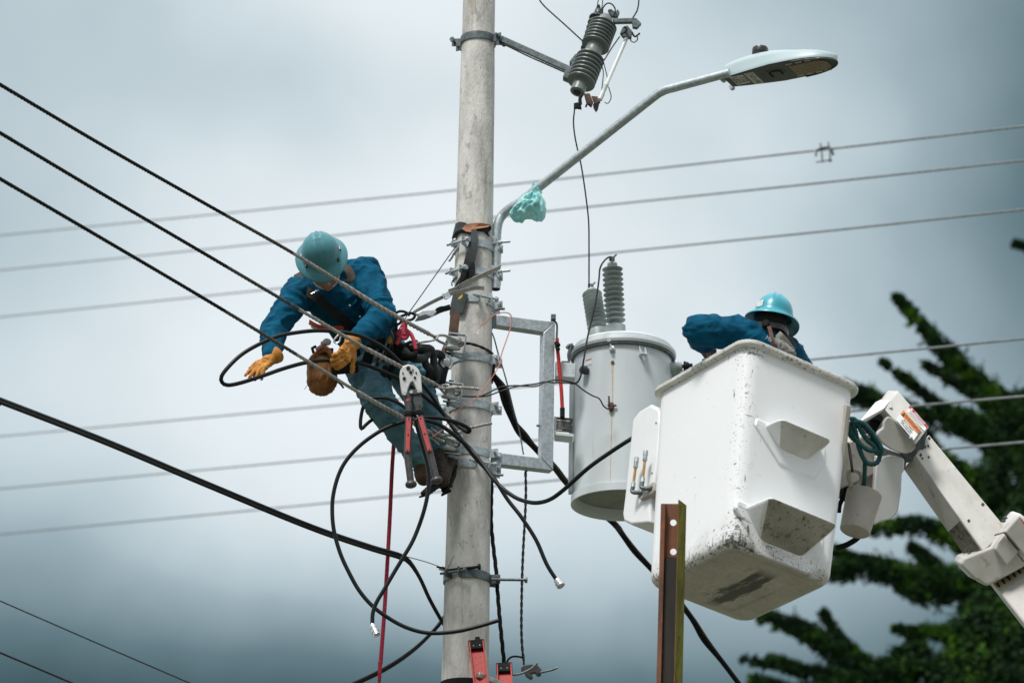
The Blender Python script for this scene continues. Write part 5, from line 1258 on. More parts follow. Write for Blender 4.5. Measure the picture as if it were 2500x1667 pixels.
m_dkr = mat('dark_rusty_web', (.040, .035, .030), .9, 0, (.022, .020, .019), 8, 1, 8, (1, 1, .2), spots=[((.085, .07, .05), 5, .60, .6, (3, 3, .3))])
build('nested_channel', mb, m_dkr, t)

# ------------------------------------------------------------------ tree
YT_ = 88; kt = 88/math.cos(PITCH)/FPX*1.03
t = thing('conifer_tree', 'large dark green cypress tree with up-swept branches behind the boom', 'tree', V((at(2600, 1600, YT_).x, YT_, 0)))
limbs = [([(2600, 1110), (2420, 960), (2300, 850), (2190, 728)], 75, 13), ([(2500, 1120), (2330, 1020), (2240, 950), (2158, 888)], 55, 12), ([(2520, 1080), (2400, 980), (2320, 925), (2262, 893)], 52, 13),
         ([(2560, 640), (2520, 612), (2482, 597)], 16, 10), ([(2400, 1040), (2250, 1015), (2150, 985), (2065, 955)], 42, 30), ([(2560, 1250), (2400, 1180), (2300, 1130), (2250, 1060)], 60, 26), ([(2560, 1180), (2440, 1080), (2350, 1030)], 70, 40),
         ([(2560, 1420), (2400, 1340), (2300, 1300), (2215, 1285), (2142, 1292)], 60, 22), ([(2560, 1470), (2400, 1440), (2250, 1415), (2130, 1390), (2035, 1392)], 62, 34), ([(2200, 1400), (2100, 1370), (2036, 1342)], 26, 13), ([(2300, 1400), (2255, 1360), (2228, 1338)], 30, 14),
         ([(2560, 1570), (2400, 1560), (2280, 1545), (2190, 1536)], 70, 15), ([(2150, 1680), (2080, 1620), (2010, 1570), (1940, 1530), (1868, 1508)], 50, 24), ([(2120, 1640), (2060, 1570), (2012, 1500)], 38, 12), ([(2300, 1720), (2150, 1680), (2000, 1650), (1900, 1620), (1822, 1612)], 44, 17),
         ([(2560, 1650), (2400, 1650), (2250, 1640), (2150, 1640)], 75, 50), ([(2000, 1710), (1920, 1680), (1845, 1662)], 26, 16), ([(2500, 1250), (2480, 1400), (2440, 1560), (2420, 1700)], 120, 120), ([(2540, 1090), (2440, 1180), (2400, 1300)], 90, 60), ([(2400, 1480), (2360, 1600), (2300, 1690)], 80, 80), ([(2560, 980), (2450, 1010)], 60, 50), ([(2200, 1700), (2080, 1680), (1960, 1690)], 50, 40), ([(2330, 1400), (2300, 1460), (2200, 1440)], 40, 20), ([(2560, 1000), (2540, 1200)], 90, 100), ([(2420, 1280), (2360, 1240), (2300, 1170)], 40, 22), ([(2260, 1600), (2230, 1560), (2200, 1600), (2150, 1640)], 30, 20)]
mb = MB(); trx = at(2640, 1500, YT_).x
zt_ = at(2600, 300, YT_).z
P = [V((trx, YT_+.5, 0)), V((trx+.1, YT_+.4, 8)), V((trx-.15, YT_+.3, 16)), V((trx, YT_+.3, 24)), V((trx, YT_+.3, zt_))]
mb.tube(spline(P, .6), [.55, .08], 16)
rt = random.Random(11)
for q, rb0, rb1 in limbs:
    W_ = [at(x, y, YT_+rt.uniform(-.2, .2)) for x, y in q]
    base = V((trx, YT_+.4, W_[0].z-1.0)); mb.tube(spline([base]+W_, .15), [.06, .012], 6)
build('trunk', mb, m_bark, t)
m_leaf = mat('cypress_foliage', (.026, .070, .018), .8, 0, (.009, .028, .012), 1.6, 1, 3, lo=.42, hi=.6, spec=.15, spots=[((.080, .19, .016), .9, .54, .85), ((.10, .17, .03), 4, .62, .6)])
mb = MB(); V_ = mb.v; F_ = mb.f
def sprig(c, s_, dirn):
    """a small flat scaly sprig: three narrow leaves"""
    for _ in range(2):
        d = (dirn+V((rt.gauss(0, .55), rt.gauss(0, .55), rt.gauss(0, .55)))).normalized(); a, b = ortho(d); an = rt.uniform(0, math.pi); w_ = a*math.cos(an)+b*math.sin(an)
        o = len(V_); l = s_*rt.uniform(.7, 1.3); V_.extend([c, c+d*l*.5+w_*l*.24, c+d*l, c+d*l*.5-w_*l*.24]); F_.append([o, o+1, o+2, o+3])
for q, rb0, rb1 in limbs:
    W_ = [at(x, y, YT_) for x, y in q]; S = spline(W_, .12); nS = len(S)
    for i, p in enumerate(S):
        k = i/(nS-1); r = (rb0+(rb1-rb0)*k**.8)*kt
        tg = (S[min(i+1, nS-1)]-S[max(i-1, 0)]).normalized()
        up_ = (tg+V((0, 0, .45))).normalized()
        bumpy = .75+.45*noise.noise(p*1.3)
        nl_ = int(62+r*260)
        for _ in range(nl_):
            u_ = V((rt.gauss(0, 1), rt.gauss(0, 1), rt.gauss(0, 1))).normalized()*(rt.random()**.45)*r*bumpy
            if noise.noise((p+u_)*2.0) < -.34: continue
            sprig(p+u_, .13, (up_+u_*1.2/max(r, .01)*.5).normalized())
        for _t in range(2):     # side twigs poke out
            tw = (up_+V((rt.gauss(0, .8), rt.gauss(0, .5), rt.gauss(0, .8)))).normalized(); ln = r*rt.uniform(.9, 1.7)
            for j in range(14): sprig(p+tw*ln*(j/14), .14*(1.2-j/18), tw)
mb.mi = [0]*len(F_)
print('leaf faces', len(F_))
fo = build('crown', mb, m_leaf, t)
fo.data.polygons.foreach_set('use_smooth', [False]*len(fo.data.polygons))
# ------------------------------------------------------------------ people
def frame(ax, up):   # orthonormal frame: Z = ax
    Z = ax.normalized(); X = (up-Z*up.dot(Z)).normalized(); return X, Z.cross(X), Z
def cw(dx, dy, dz): return (CR*dx+CU*dy+CF*dz)      # camera-relative direction (right, up, away)
def head_prims(mb, c, up, fwd, s=1.0):
    """c = centre of the skull"""
    up = up.normalized(); fwd = (fwd-up*fwd.dot(up)).normalized(); rt_ = fwd.cross(up)
    ax = (rt_, fwd, up)
    def q(x, y, z): return c+rt_*(x*s)+fwd*(y*s)+up*(z*s)
    mb.ell(q(0, -.008, .03), (.076*s, .094*s, .088*s), ax)
    mb.ell(q(0, .022, -.045), (.060*s, .072*s, .070*s), ax)
    mb.ell(q(0, .062, -.093), (.030*s, .028*s, .024*s), ax)         # chin
    mb.cap(q(0, .090, .012), .009*s, q(0, .112, -.022), .014*s)        # nose
    mb.ell(q(.013, .100, -.026), .009*s); mb.ell(q(-.013, .100, -.026), .009*s)
    mb.ell(q(0, .093, -.050), (.024*s, .009*s, .006*s), ax); mb.ell(q(0, .090, -.061), (.021*s, .010*s, .006*s), ax)   # lips
    mb.cap(q(-.04, .082, .030), .010*s, q(.04, .082, .030), .010*s)     # brow
    for sgn in (-1, 1):
        mb.ell(q(.045*sgn, .066, -.022), (.022*s, .02*s, .02*s), ax)
        mb.ell(q(.079*sgn, -.008, -.012), (.010*s, .020*s, .032*s), ax); mb.ell(q(.083*sgn, -.012, -.002), (.007*s, .016*s, .018*s), ax)
    return q
def hand(mb, wr, d, pn, curls, spread=.16, side=1, s=1.0, thumb=(.5, .4)):
    """wrist point, pointing direction, palm normal; curls = bend per finger (index..little); side=+1 thumb on +lateral"""
    d = d.normalized(); pn = (pn-d*pn.dot(d)).normalized(); lt = d.cross(pn)*side     # lateral towards the thumb
    pc = wr+d*(.045*s)
    for k in (-1.5, -.5, .5, 1.5):
        mb.cap(wr+lt*(k*.012*s)+d*.01, .017*s, wr+d*(.088*s)+lt*(k*.019*s), .0150*s)
    mb.ell(pc, (.030*s, .044*s, .018*s), (lt, d, pn))
    lens = [(.040, .026, .021), (.045, .029, .022), (.041, .027, .021), (.032, .021, .019)]
    for i in range(4):
        k = 1.5-i; p = wr+d*(.092*s)+lt*(k*.020*s); a = 0; dv = (d+lt*(k*spread*.5)).normalized()
        r = (.0118 if i < 3 else .0102)*s
        for j in range(3):
            a += curls[i]*(.8 if j == 0 else 1.0); v_ = dv*math.cos(a)+pn*math.sin(a)
            q = p+v_*(lens[i][j]*s); mb.cap(p, r, q, r*.93); p = q; r *= .93
    p = wr+d*(.025*s)+lt*(.026*s); dv = (d*.62+lt*.75+pn*.25*thumb[0]).normalized(); r = .0145*s
    mb.cap(wr+d*.012, .018*s, p, .017*s)
    for j, l_ in enumerate((.040, .032, .026)):
        v_ = (dv+(d*.35*j)*thumb[1]+pn*(thumb[0]*.35*j)).normalized(); q = p+v_*(l_*s); mb.cap(p, r, q, r*.9); p = q; r *= .9
def helmet(t, c, A, front, R, brim, m_, sx=.88, ridge=True, tilt=0):
    """full brim hard hat: c centre of brim plane, A axis (crown up), R half length"""
    A = A.normalized(); Fd = (front-A*front.dot(A)).normalized(); Sd = Fd.cross(A)
    prof = []; n = 64; vs = []
    hts = [(brim, -.016), (brim, -.011), (brim*.97, -.004), (R*1.10, .006), (R*1.015, .014), (R*1.0, .03)]
    for k in range(1, 11):
        a = math.pi/2*k/10; hts.append((R*math.cos(a)**.86 if k < 10 else .001, .03+R*1.02*math.sin(a)))
    inner = [(R*.93*math.cos(math.pi/2*k/8)**.86 if k < 8 else .001, .02+R*.98*math.sin(math.pi/2*k/8)) for k in range(0, 9)][::-1]
    al = inner+[(R*1.03, .001), (brim*.96, -.009)]+hts
    for r, h in al:
        for k in range(n):
            th = 2*math.pi*k/n; e = 1+.10*max(0, math.cos(th)) if r > R*1.05 else 1
            x, y = r*e*math.cos(th), r*sx*math.sin(th)
            dz = -.014*(abs(math.cos(th))**2)*(1 if r > R*1.05 else 0)*((r-R)/(brim-R) if brim > R else 0)
            if ridge and h > .05:      # three ribs along the crown
                for off_, am in ((0, .010), (.030, .007), (-.030, .007)): dz += am*math.exp(-((y-off_)/.008)**2)*min(1, (h-.05)/.03)*(1 if abs(x) < R*.85 else .3)
            vs.append(c+Fd*x+Sd*y+A*(h+dz))
    m__ = len(al)
    fs = [(i*n+k, i*n+(k+1) % n, (i+1)*n+(k+1) % n, (i+1)*n+k) for i in range(m__-1) for k in range(n)]
    o = build('hard_hat', MB().add(vs, fs), m_, t, ang=60)
    mb = MB()
    for sg in (-1, 1):
        for lx in (.55, -.1):
            p = c+Fd*(R*lx)+Sd*(sg*R*sx*math.sqrt(max(0, 1-lx*lx))*1.04)+A*.018; mb.box(p, .028, .010, .016, Fd, Sd, A)
    q = c+A*(.03+R*1.02+.003)-Fd*0.02
    build('side_slot', mb, m_blackpl, o, bevel=.002); return o, Fd, Sd, A

# ---------- the lineman on the pole
J = {k: at(*v_) for k, v_ in dict(
    pel=(925, 862, 19.72), waist=(893, 822, 19.62), chest=(838, 737, 19.45), neck=(808, 678, 19.36), head=(789, 636, 19.20),
    shR=(732, 712, 19.28), elR=(668, 800, 19.12), wrR=(662, 875, 18.92),
    shL=(893, 668, 19.42), elL=(934, 772, 19.22), wrL=(862, 838, 19.05),
    hipR=(888, 882, 19.62), knR=(922, 975, 19.32), anR=(1030, 1128, 19.62),
    hipL=(985, 892, 19.88), knL=(1030, 975, 19.62), anL=(1066, 1098, 19.78)).items()}
PT = thing('person', 'lineman in blue shirt and green hard hat leaning out from the pole, orange gloves', 'person', at(1050, 1150, 19.8))
AX = cw(-.10, .60, -.79).normalized(); FD = cw(.16, -.75, -.62); FD = (FD-AX*FD.dot(AX)).normalized()
brc = at(784, 624, 19.00)
hc = brc-AX*.055+FD*.020
body = MB(); hq = head_prims(body, hc-AX*.03, AX, FD, 1.06)
body.cap(hc-AX*.07-FD*.03, .058, J['neck'], .062); body.cap(J['neck'], .07, J['chest'], .13, (CF, .7)); body.cap(J['chest'], .14, J['waist'], .125, (CF, .72)); body.cap(J['waist'], .125, J['pel'], .135)
for s_ in 'RL':
    body.cap(J['neck'].lerp(J['sh'+s_], .4), .05, J['sh'+s_], .055); body.cap(J['sh'+s_], .052, J['el'+s_], .042); body.cap(J['el'+s_], .042, J['wr'+s_], .027)
    body.cap(J['pel'], .11, J['hip'+s_], .095); body.cap(J['hip'+s_], .088, J['kn'+s_], .058); body.cap(J['kn'+s_], .056, J['an'+s_], .038)
    if s_ == 'R': hand(body, J['wrR'], at(618, 912, 18.86)-J['wrR'], cw(.25, -.75, .6), (.18, .22, .28, .3), .2, -1, .84)
    else: hand(body, J['wrL'], at(836, 868, 18.96)-J['wrL'], cw(-.5, -.3, .8), (.6, .7, .8, .85), .1, 1, .84)
bm_o = remeshed(body, .0065, 3)
build('body', bm_o, m_skin, PT, ang=80)
sh = MB()
sh.cap(J['neck'].lerp(J['chest'], .30), .095, J['chest'], .178, (CF, .70)); sh.cap(J['chest'], .180, J['waist'].lerp(J['chest'], .05), .168, (CF, .78))
sh.cap(J['waist'], .165, J['pel'].lerp(J['waist'], .35), .158, (CF, .85))
sh.cap(J['neck'], .082, J['shL'], .094); sh.cap(J['neck'], .082, J['shR'], .088)
sh.cap(J['shL'], .100, J['chest'], .15); sh.cap(J['shR'], .092, J['chest'], .15)
sh.cap(J['shL'], .098, J['shL'].lerp(J['elL'], .55), .090); sh.cap(J['shL'].lerp(J['elL'], .5), .090, J['elL'], .082); sh.cap(J['elL'], .084, J['wrL'].lerp(J['elL'], .2), .060)
sh.cap(J['shR'], .092, J['shR'].lerp(J['elR'], .5), .086); sh.cap(J['shR'].lerp(J['elR'], .5), .086, J['elR'], .080); sh.cap(J['elR'], .078, J['wrR'].lerp(J['elR'], .22), .058)
sh.cap(J['wrR'].lerp(J['elR'], .24), .060, J['wrR'].lerp(J['elR'], .08), .050)
fo1 = folds(.015, (11, 8, 9), 2)
SH = build('shirt', remeshed(sh, .0075, 5, fo1), m_shirt, PT, ang=80)
# collar, placket, cuffs, pocket
mb = MB()
P = spline([J['neck']+cw(-.095, .0, -.02), J['neck']+cw(-.06, -.075, -.07), J['neck']+cw(-.005, -.105, -.09), J['neck']+cw(.065, -.065, -.07), J['neck']+cw(.10, .02, .0)], .01)
mb.ribbon(P, cw(0, .8, -.5), .045, .006); build('collar', mb, m_shirt, SH)
trs = MB()
trs.cap(J['pel'], .155, J['hipR'], .125); trs.cap(J['pel'], .150, J['hipL'], .120)
trs.cap(J['hipR'], .128, J['hipR'].lerp(J['knR'], .5), .112); trs.cap(J['hipR'].lerp(J['knR'], .5), .112, J['knR'], .094); trs.cap(J['knR'], .096, J['knR'].lerp(J['anR'], .35), .088); trs.cap(J['knR'].lerp(J['anR'], .35), .088, J['anR'].lerp(J['knR'], .04), .062)
trs.cap(J['hipL'], .122, J['knL'], .092); trs.cap(J['knL'], .093, J['knL'].lerp(J['anL'], .35), .084); trs.cap(J['knL'].lerp(J['anL'], .35), .084, J['anL'].lerp(J['knL'], .06), .060)
build('trousers', remeshed(trs, .0078, 5, folds(.013, (13, 9, 15), 9)), m_trous, PT, ang=80)
# boots
for s_, toe, heel in (('R', at(1066, 1158, 19.80), at(1036, 1180, 19.62)), ('L', at(1094, 1112, 19.88), at(1078, 1172, 19.74))):
    an = J['an'+s_]; mb = MB()
    mb.cap(an, .060, heel+(an-heel)*.35, .052); mb.cap(heel+(an-heel)*.28, .048, toe, .046); mb.cap(toe, .046, toe+(toe-heel)*.12, .042)
    if s_ == 'L':
        mb.cap(heel, .05, toe, .055)
    b_ = build('boot', remeshed(mb, .006, 3, folds(.004, (30, 30, 30), 3)), m_boot if s_ == 'R' else m_collar, PT, ang=70)
    so_ = MB(); dn = (heel-an).normalized(); dd2 = (toe-heel).normalized(); sdv = dn.cross(dd2).normalized(); dn = dd2.cross(sdv)
    a_ = heel-dd2*.03+dn*.040
    pl = []
    for q_ in range(20):
        th = 2*math.pi*q_/20; xx, yy = math.cos(th), math.sin(th); pl.append(a_+dd2*(.10+.14*xx)+sdv*(yy*(.050 if xx > 0 else .040)))
    so_.prism(pl, dn*.020)
    for q_ in range(6): so_.box(a_+dd2*(-.02+q_*.048)+dn*.022, .022, .070, .010, dd2, sdv, dn)
    build('sole', so_, m_blackm, b_, bevel=.003)
# helmet
ho, hF, hS, hA = helmet(PT, brc, AX, FD, .119, .166, m_hat1, .93)
# glasses, chin strap
mb = MB(); gl = []
for k in range(-8, 9):
    a = k/8*1.25; gl.append(hc-AX*.03+hF*(math.cos(a)*.100)+hS*(math.sin(a)*.084)+AX*.004)
mb.ribbon(gl, AX, .034, .002); m_glas = mat('clear_lens', (.30, .32, .32), .08, 0, (.25, .27, .27)); build('safety_glasses', mb, m_glas, PT)
mb = MB()
for sg in (-1, 1): mb.tube(spline([hq(.078*sg, .02, .03), hq(.076*sg, .03, -.04), hq(.052*sg, .055, -.085), hq(.0, .070, -.118)], .008), .006, 8)
build('chin_strap', mb, m_whitep, PT)
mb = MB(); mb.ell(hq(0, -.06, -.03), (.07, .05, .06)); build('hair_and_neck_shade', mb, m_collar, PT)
mb = MB().prism([J['neck']+cw(-.03, -.065, -.105), J['neck']+cw(.02, -.060, -.105), J['neck']+cw(.0, -.105, -.11)], cw(0, 0, .02)); build('inner_shirt', mb, m_oran, PT, bevel=.003)
# gloves
def glove(name, j, d, pn, curls, spread, side, s_, m_, cuffdir=None, par=PT, thumb=(.5, .4), crumple=.0045):
    mb = MB(); hand(mb, j, d, pn, curls, spread, side, s_, thumb); d = d.normalized()
    mb.cap(j-d*.03, .036, j+d*.03, .036)
    g_ = build(name, remeshed(mb, .0042, 2, folds(crumple, (38, 38, 38), 4)), m_, par, ang=80)
    c = MB().lathe(j-d*.050, d, [(0, .046), (-.003, .050), (.004, .053), (.03, .047), (.055, .036), (.058, .033), (.03, .040), (0, .046)], 24, False); build('cuff', c, m_, g_)
    return g_
glove('glove', J['wrR'], at(612, 915, 18.84)-J['wrR'], cw(.25, -.7, .65), (.16, .2, .26, .34), .32, -1, 1.02, m_leath, thumb=(.9, .5))
glove('glove', J['wrL'].lerp(at(838, 862, 19.0), .25), at(832, 885, 18.93)-J['wrL'], cw(-.7, -.2, .7), (.75, .8, .85, .9), .08, 1, 1.16, m_leath, thumb=(.4, .2), crumple=.006)
# harness straps over the chest
def chest(x, y, dY=0): return at(x, y, 19.30+dY)
mb = MB().ribbon(spline([chest(727, 668, -.02), chest(733, 690, -.09), chest(750, 712, -.10), chest(772, 726, -.09)], .01), cw(.75, .6, .2), [.055, .06, .062, .064, .066, .066, .066, .066, .066, .064, .062, .06, .06, .058, .055, .05, .05, .05, .05, .05, .05, .05, .05, .05, .05][0], .012); build('padded_collar', mb, m_collar, PT, bevel=.003)
mb = MB().ribbon(spline([at(838, 648, 19.2), at(852, 662, 19.16), at(857, 680, 19.14), at(848, 690, 19.12)], .01), cw(.9, .2, 0), .05, .012); build('padded_collar', mb, m_collar, PT, bevel=.003)
mb = MB().ribbon(spline([chest(770, 722, -.10), chest(795, 745, -.12), chest(825, 770, -.11), chest(850, 792, -.06), chest(872, 812, 0)], .01), cw(.65, .7, .2), .058, .004); build('chest_strap', mb, m_blackm, PT)
mb = MB().tube([chest(760, 718, -.13), chest(778, 708, -.13)], .005, 8); build('buckle', mb, m_chrome, PT)
mb = MB()
for x, y in ((854, 746), (879, 773)): mb.ell(chest(x, y, -.02), .006)
build('shirt_button', mb, m_whitep, PT)
mb = MB().ribbon(spline([at(755, 786, 19.36), at(775, 797, 19.32), at(800, 802, 19.32), at(838, 802, 19.36)], .01), cw(.15, .9, -.3), .030, .004); build('orange_tape', mb, m_oran, PT)
mb = MB().ribbon(spline([at(760, 797, 19.35), at(778, 805, 19.31), at(800, 809, 19.31), at(836, 808, 19.35)], .01), cw(.15, .9, -.3), .014, .004); build('silver_tape', mb, m_refl, PT)
# tool belt
mb = MB(); ring = []
bc = J['pel'].lerp(J['waist'], .45); tz = (J['waist']-J['pel']).normalized(); bx = (CR-tz*CR.dot(tz)).normalized(); by = tz.cross(bx)
for k in range(33):
    a = 2*math.pi*k/32; ring.append(bc+bx*(.176*math.cos(a))+by*(.158*math.sin(a)))
mb.ribbon(ring, tz, .075, .012); belt = build('tool_belt', mb, m_blackm, PT, bevel=.003)
rb = random.Random(5)
mb = MB()
for (x, y, Y, w_, h_, rot) in ((862, 852, 19.36, .07, .10, .3), (900, 868, 19.38, .06, .14, -.3), (945, 858, 19.45, .08, .10, .2), (972, 862, 19.5, .07, .13, -.2), (1000, 852, 19.55, .07, .09, .5), (842, 900, 19.30, .16, .06, .1), (955, 905, 19.36, .04, .14, -.35), (936, 915, 19.34, .035, .12, -.3), (925, 838, 19.4, .1, .06, .2)):
    c = at(x, y, Y); a_ = cw(math.cos(rot), math.sin(rot), .1).normalized(); b_ = (cw(-math.sin(rot), math.cos(rot), 0)); b_ = (b_-a_*b_.dot(a_)).normalized(); mb.box(c, w_, .05, h_, a_, a_.cross(b_), b_)
build('belt_pouch', mb, m_blackm, PT, bevel=.014, seg=3)
mb = MB()
for q in ([(1010, 838, 19.6), (1032, 862, 19.55), (1040, 890, 19.55), (1052, 905, 19.6), (1046, 925, 19.65), (1062, 945, 19.65)], [(1005, 848, 19.55), (1030, 850, 19.5), (1050, 852, 19.55), (1058, 870, 19.6), (1060, 900, 19.6), (1066, 925, 19.65)],
          [(985, 856, 19.45), (1005, 872, 19.45), (1030, 875, 19.5), (1044, 862, 19.55)], [(1064, 862, 19.7), (1078, 870, 19.75), (1078, 895, 19.75), (1070, 925, 19.72), (1060, 940, 19.7)]):
    P = spline(pth(q), .01); mb.tube(P, [.030*(.75+.4*abs(noise.noise(p*14))) for p in P], 10)
lan = build('lanyard_sleeve', mb, mat('charcoal_sleeve', (.028, .036, .036), .85, 0, (.016, .020, .020), 25, bump=.4, bscale=90), PT)
mb = MB(); P = []
for k in range(120):
    a = k*.75; f = k/119; c = at(980+38*f, 868+4*math.sin(f*3)-2*f, 19.40); P.append(c+CU*(.022*math.cos(a))+CF*(.022*math.sin(a)))
mb.tube(P, .006, 6); build('coiled_cord', mb, m_blackm, PT)
mb = MB().tube(spline(pth([(829, 815), (822, 822), (815, 832), (820, 838), (828, 834), (832, 822)], 19.02), .005), .005, 8); build('wire_gate', mb, m_chrome, PT)
mb = MB().tube(spline(pth([(952, 820), (955, 828), (953, 838)], 19.3), .01), .014, 10); build('yellow_handle', mb, mat('yellow_plastic', (.75, .45, .03), .5), PT)
mb = MB()
for q in ([(955, 812), (945, 832), (936, 858), (925, 885)], [(933, 805), (946, 800), (956, 812), (960, 830)]): mb.tube(spline(pth(q, 19.28), .01), .006, 8)
build('hook', mb, m_galvd, PT)
# tool bag
t = thing('tool_bag', 'brown leather bolt bag hanging below the lineman, tools sticking out', 'tool bag', at(787, 850, 19.45))
mb = MB()
mb.ell(at(786, 930, 19.42), (.088, .075, .088)); mb.cap(at(785, 905, 19.42), .085, at(787, 925, 19.42), .088); mb.cap(at(782, 893, 19.42), .078, at(785, 905, 19.42), .084)
build('pouch', remeshed(mb, .006, 2, folds(.008, (34, 24, 9), 8)), m_bag, t, ang=80)
mb = MB()
for q, r in (([(752, 889), (765, 872), (782, 858), (800, 852)], .016), ([(818, 892), (812, 872), (800, 855), (786, 848)], .018), ([(758, 895), (775, 885), (800, 884), (818, 890)], .014), ([(770, 868), (785, 850), (792, 842)], .014)):
    mb.tube(spline(pth(q, 19.36), .01), r, 8)
build('strap', remeshed(mb, .005, 2, folds(.004, (40, 40, 40), 2)), m_bag, t)
mb = MB().tube(pth([(766, 862), (762, 850), (772, 845)], 19.38), .010, 8); mb.box(at(795, 862, 19.40), .09, .05, .06, CR, CF, CU); build('tool', mb, m_dark, t, bevel=.01)
mb = MB().ell(at(798, 835, 19.38), (.026, .02, .022)); mb.ell(at(788, 838, 19.38), .014); build('cloth_knot', mb, m_cot, t)
mb = MB().cap(at(775, 852, 19.34), .012, at(784, 846, 19.34), .012); build('pink_handle', mb, mat('faded_pink', (.5, .2, .2), .6), t)
mb = MB().tube(pth([(822, 930), (832, 938), (839, 947)], 19.4), .006, 8); mb.tube(pth([(743, 950), (755, 935)], 19.4), .0015, 6); build('spike', mb, m_dark, t)

# ropes
t = thing('pink_rope', 'short pink rope tied in a knot at the hip of the lineman', 'rope', at(985, 815, 19.45))
for q in ([(968, 840), (975, 826), (984, 812), (990, 800), (988, 790), (984, 797), (992, 806), (1003, 815), (1010, 830), (1013, 842), (1015, 852)],
          [(974, 812), (982, 806), (990, 808), (996, 816), (990, 826), (980, 824), (972, 816), (976, 808), (986, 805)], [(988, 788), (986, 800), (980, 808), (990, 818)]):
    build('rope_strand', MB().strand(pth(q, 19.26), .0125, 4, .05, .005, 12, .12), m_pinkr, t)
wire('hand_line', [(963, 1070, 19.75), (961, 1090, 19.75), (957, 1150, 19.75), (952, 1260, 19.75), (946, 1370, 19.75), (938, 1500, 19.75), (930, 1610, 19.75), (925, 1700, 19.75), (900, 2500, 19.75), (880, 3500, 19.8)], .0125, m_redr, 'dark red flecked rope hanging straight down left of the pole', 'rope', lob=4, pitch=.05, depth=.12, step=.01)
# climbing strap and slings on the pole
t = thing('pole_strap', 'black and brown safety strap wrapped round the pole above the lamp clamps', 'strap', at(1150, 570, 19.8))
def onP(x, y, off=.006):   # pixel on the pole's surface
    r = ray(x, y); z = at(x, y, 20).z; R_ = prad(z)+off; ox, oy = CAM.x-PX, CAM.y-PY
    a = r.x*r.x+r.y*r.y; b = 2*(ox*r.x+oy*r.y); c = ox*ox+oy*oy-R_*R_; k = (-b-math.sqrt(max(0, b*b-4*a*c)))/(2*a); return CAM+r*k
def srib(name, q, w, m_, par, wd=None, th=.005, off=.008):
    P = spline([onP(x, y, off) for x, y in q], .008); n_ = len(P); W_ = [w[0]+(w[1]-w[0])*i/(n_-1) for i in range(n_)] if isinstance(w, tuple) else w
    return build(name, MB().ribbon(P, wd or Zv, W_, th), m_, par)
def sheet(name, front, m_, par, off=.012, back=.010):   # cloth patch hugging the pole from outline pixels
    f = [onP(x, y, off) for x, y in front]; c = sum(f, V((0, 0, 0)))/len(f)
    mb = MB(); n_ = len(f); nrm = V((c.x-PX, c.y-PY, 0)).normalized(); c = c+nrm*.010
    mb.add([c]+f, [(0, 1+i, 1+(i+1) % n_) for i in range(n_)]); g_ = [p-nrm*back for p in f]; mb.add(f+g_, [(i, (i+1) % n_, n_+(i+1) % n_, n_+i) for i in range(n_)]); return build(name, mb, m_, par, ang=60)
m_chs = mat('charcoal_sleeve_cloth', (.060, .070, .072), .85, 0, (.035, .042, .044), 12, bump=.3, bscale=80)
sheet('sleeve', [(1103, 582), (1107, 565), (1112, 546), (1122, 541), (1134, 543), (1140, 548), (1132, 558), (1120, 568), (1110, 580)], m_chs, t)
sheet('sleeve_lip', [(1101, 584), (1112, 572), (1126, 566), (1146, 571), (1148, 566), (1130, 558), (1112, 566)], m_blackm, t, .016)
m_lthr = mat('peach_leather', (.55, .27, .16), .8, 0, (.38, .16, .09), 20, bump=.3)
sheet('leather_flap', [(1128, 559), (1134, 551), (1146, 546), (1162, 544), (1180, 545), (1199, 549), (1190, 554), (1172, 557), (1158, 560), (1149, 567), (1138, 565)], m_lthr, t, .02)
sheet('strap_shadow_side', [(1158, 560), (1199, 550), (1200, 560), (1192, 568), (1196, 578), (1186, 566), (1168, 562)], m_blackm, t, .014)
mb = MB().ribbon(spline([onP(1158, 562, .03), onP(1159, 580, .04), onP(1155, 600, .04), onP(1150, 622, .045)], .01), cw(1, .1, .1), [.04]*3+[.048]*40, .006) if False else None
P = spline([onP(1157, 560, .02), onP(1158, 580, .035), onP(1154, 605, .04), onP(1149, 628, .04), onP(1140, 655, .035), onP(1125, 690, .03), onP(1112, 704, .02)], .01); n_ = len(P)
wds = [cw(1, .0, .05+.9*max(0, (i/n_-.3)))+cw(0, .5*i/n_, 0) for i in range(n_)]
mb = MB().ribbon(P, wds, [.030+.035*math.sin(math.pi*min(1, i/n_*1.15))**1 for i in range(n_)], .005); build('hanging_strap', mb, m_chs, t)
mb = MB().prism([onP(x, y, .035) for x, y in ((1155, 634), (1160, 650), (1160, 670), (1152, 676), (1132, 690), (1108, 703), (1120, 680), (1138, 655))], V((0, .006, 0))); build('strap_tail', mb, m_blackm, t)
t = thing('anchor_strap', 'black sleeve and worn brown strap running down the pole to the lineman', 'strap', at(1115, 790, 19.8))
mb = MB().prism([onP(x, y, .03) for x, y in ((1106, 716), (1125, 712), (1143, 718), (1137, 740), (1130, 765), (1112, 766), (1097, 768), (1100, 742))], V((0, .012, 0))); build('sleeve', mb, m_chs, t, bevel=.003)
mb = MB().prism([at(x, y, 19.74) for x, y in ((1118, 728), (1124, 722), (1130, 717), (1128, 726), (1120, 731))], V((0, .005, 0))); build('yellow_mark', mb, mat('yellow_print', (.75, .50, .03), .6), t)
mb = MB().ribbon(spline([at(1111, 765, 19.78), at(1108, 800, 19.78), at(1104, 826, 19.79), at(1092, 850, 19.79), at(1085, 868, 19.78)], .01), CR, .058, .005); build('webbing', mb, m_strapb, t)
mb = MB()
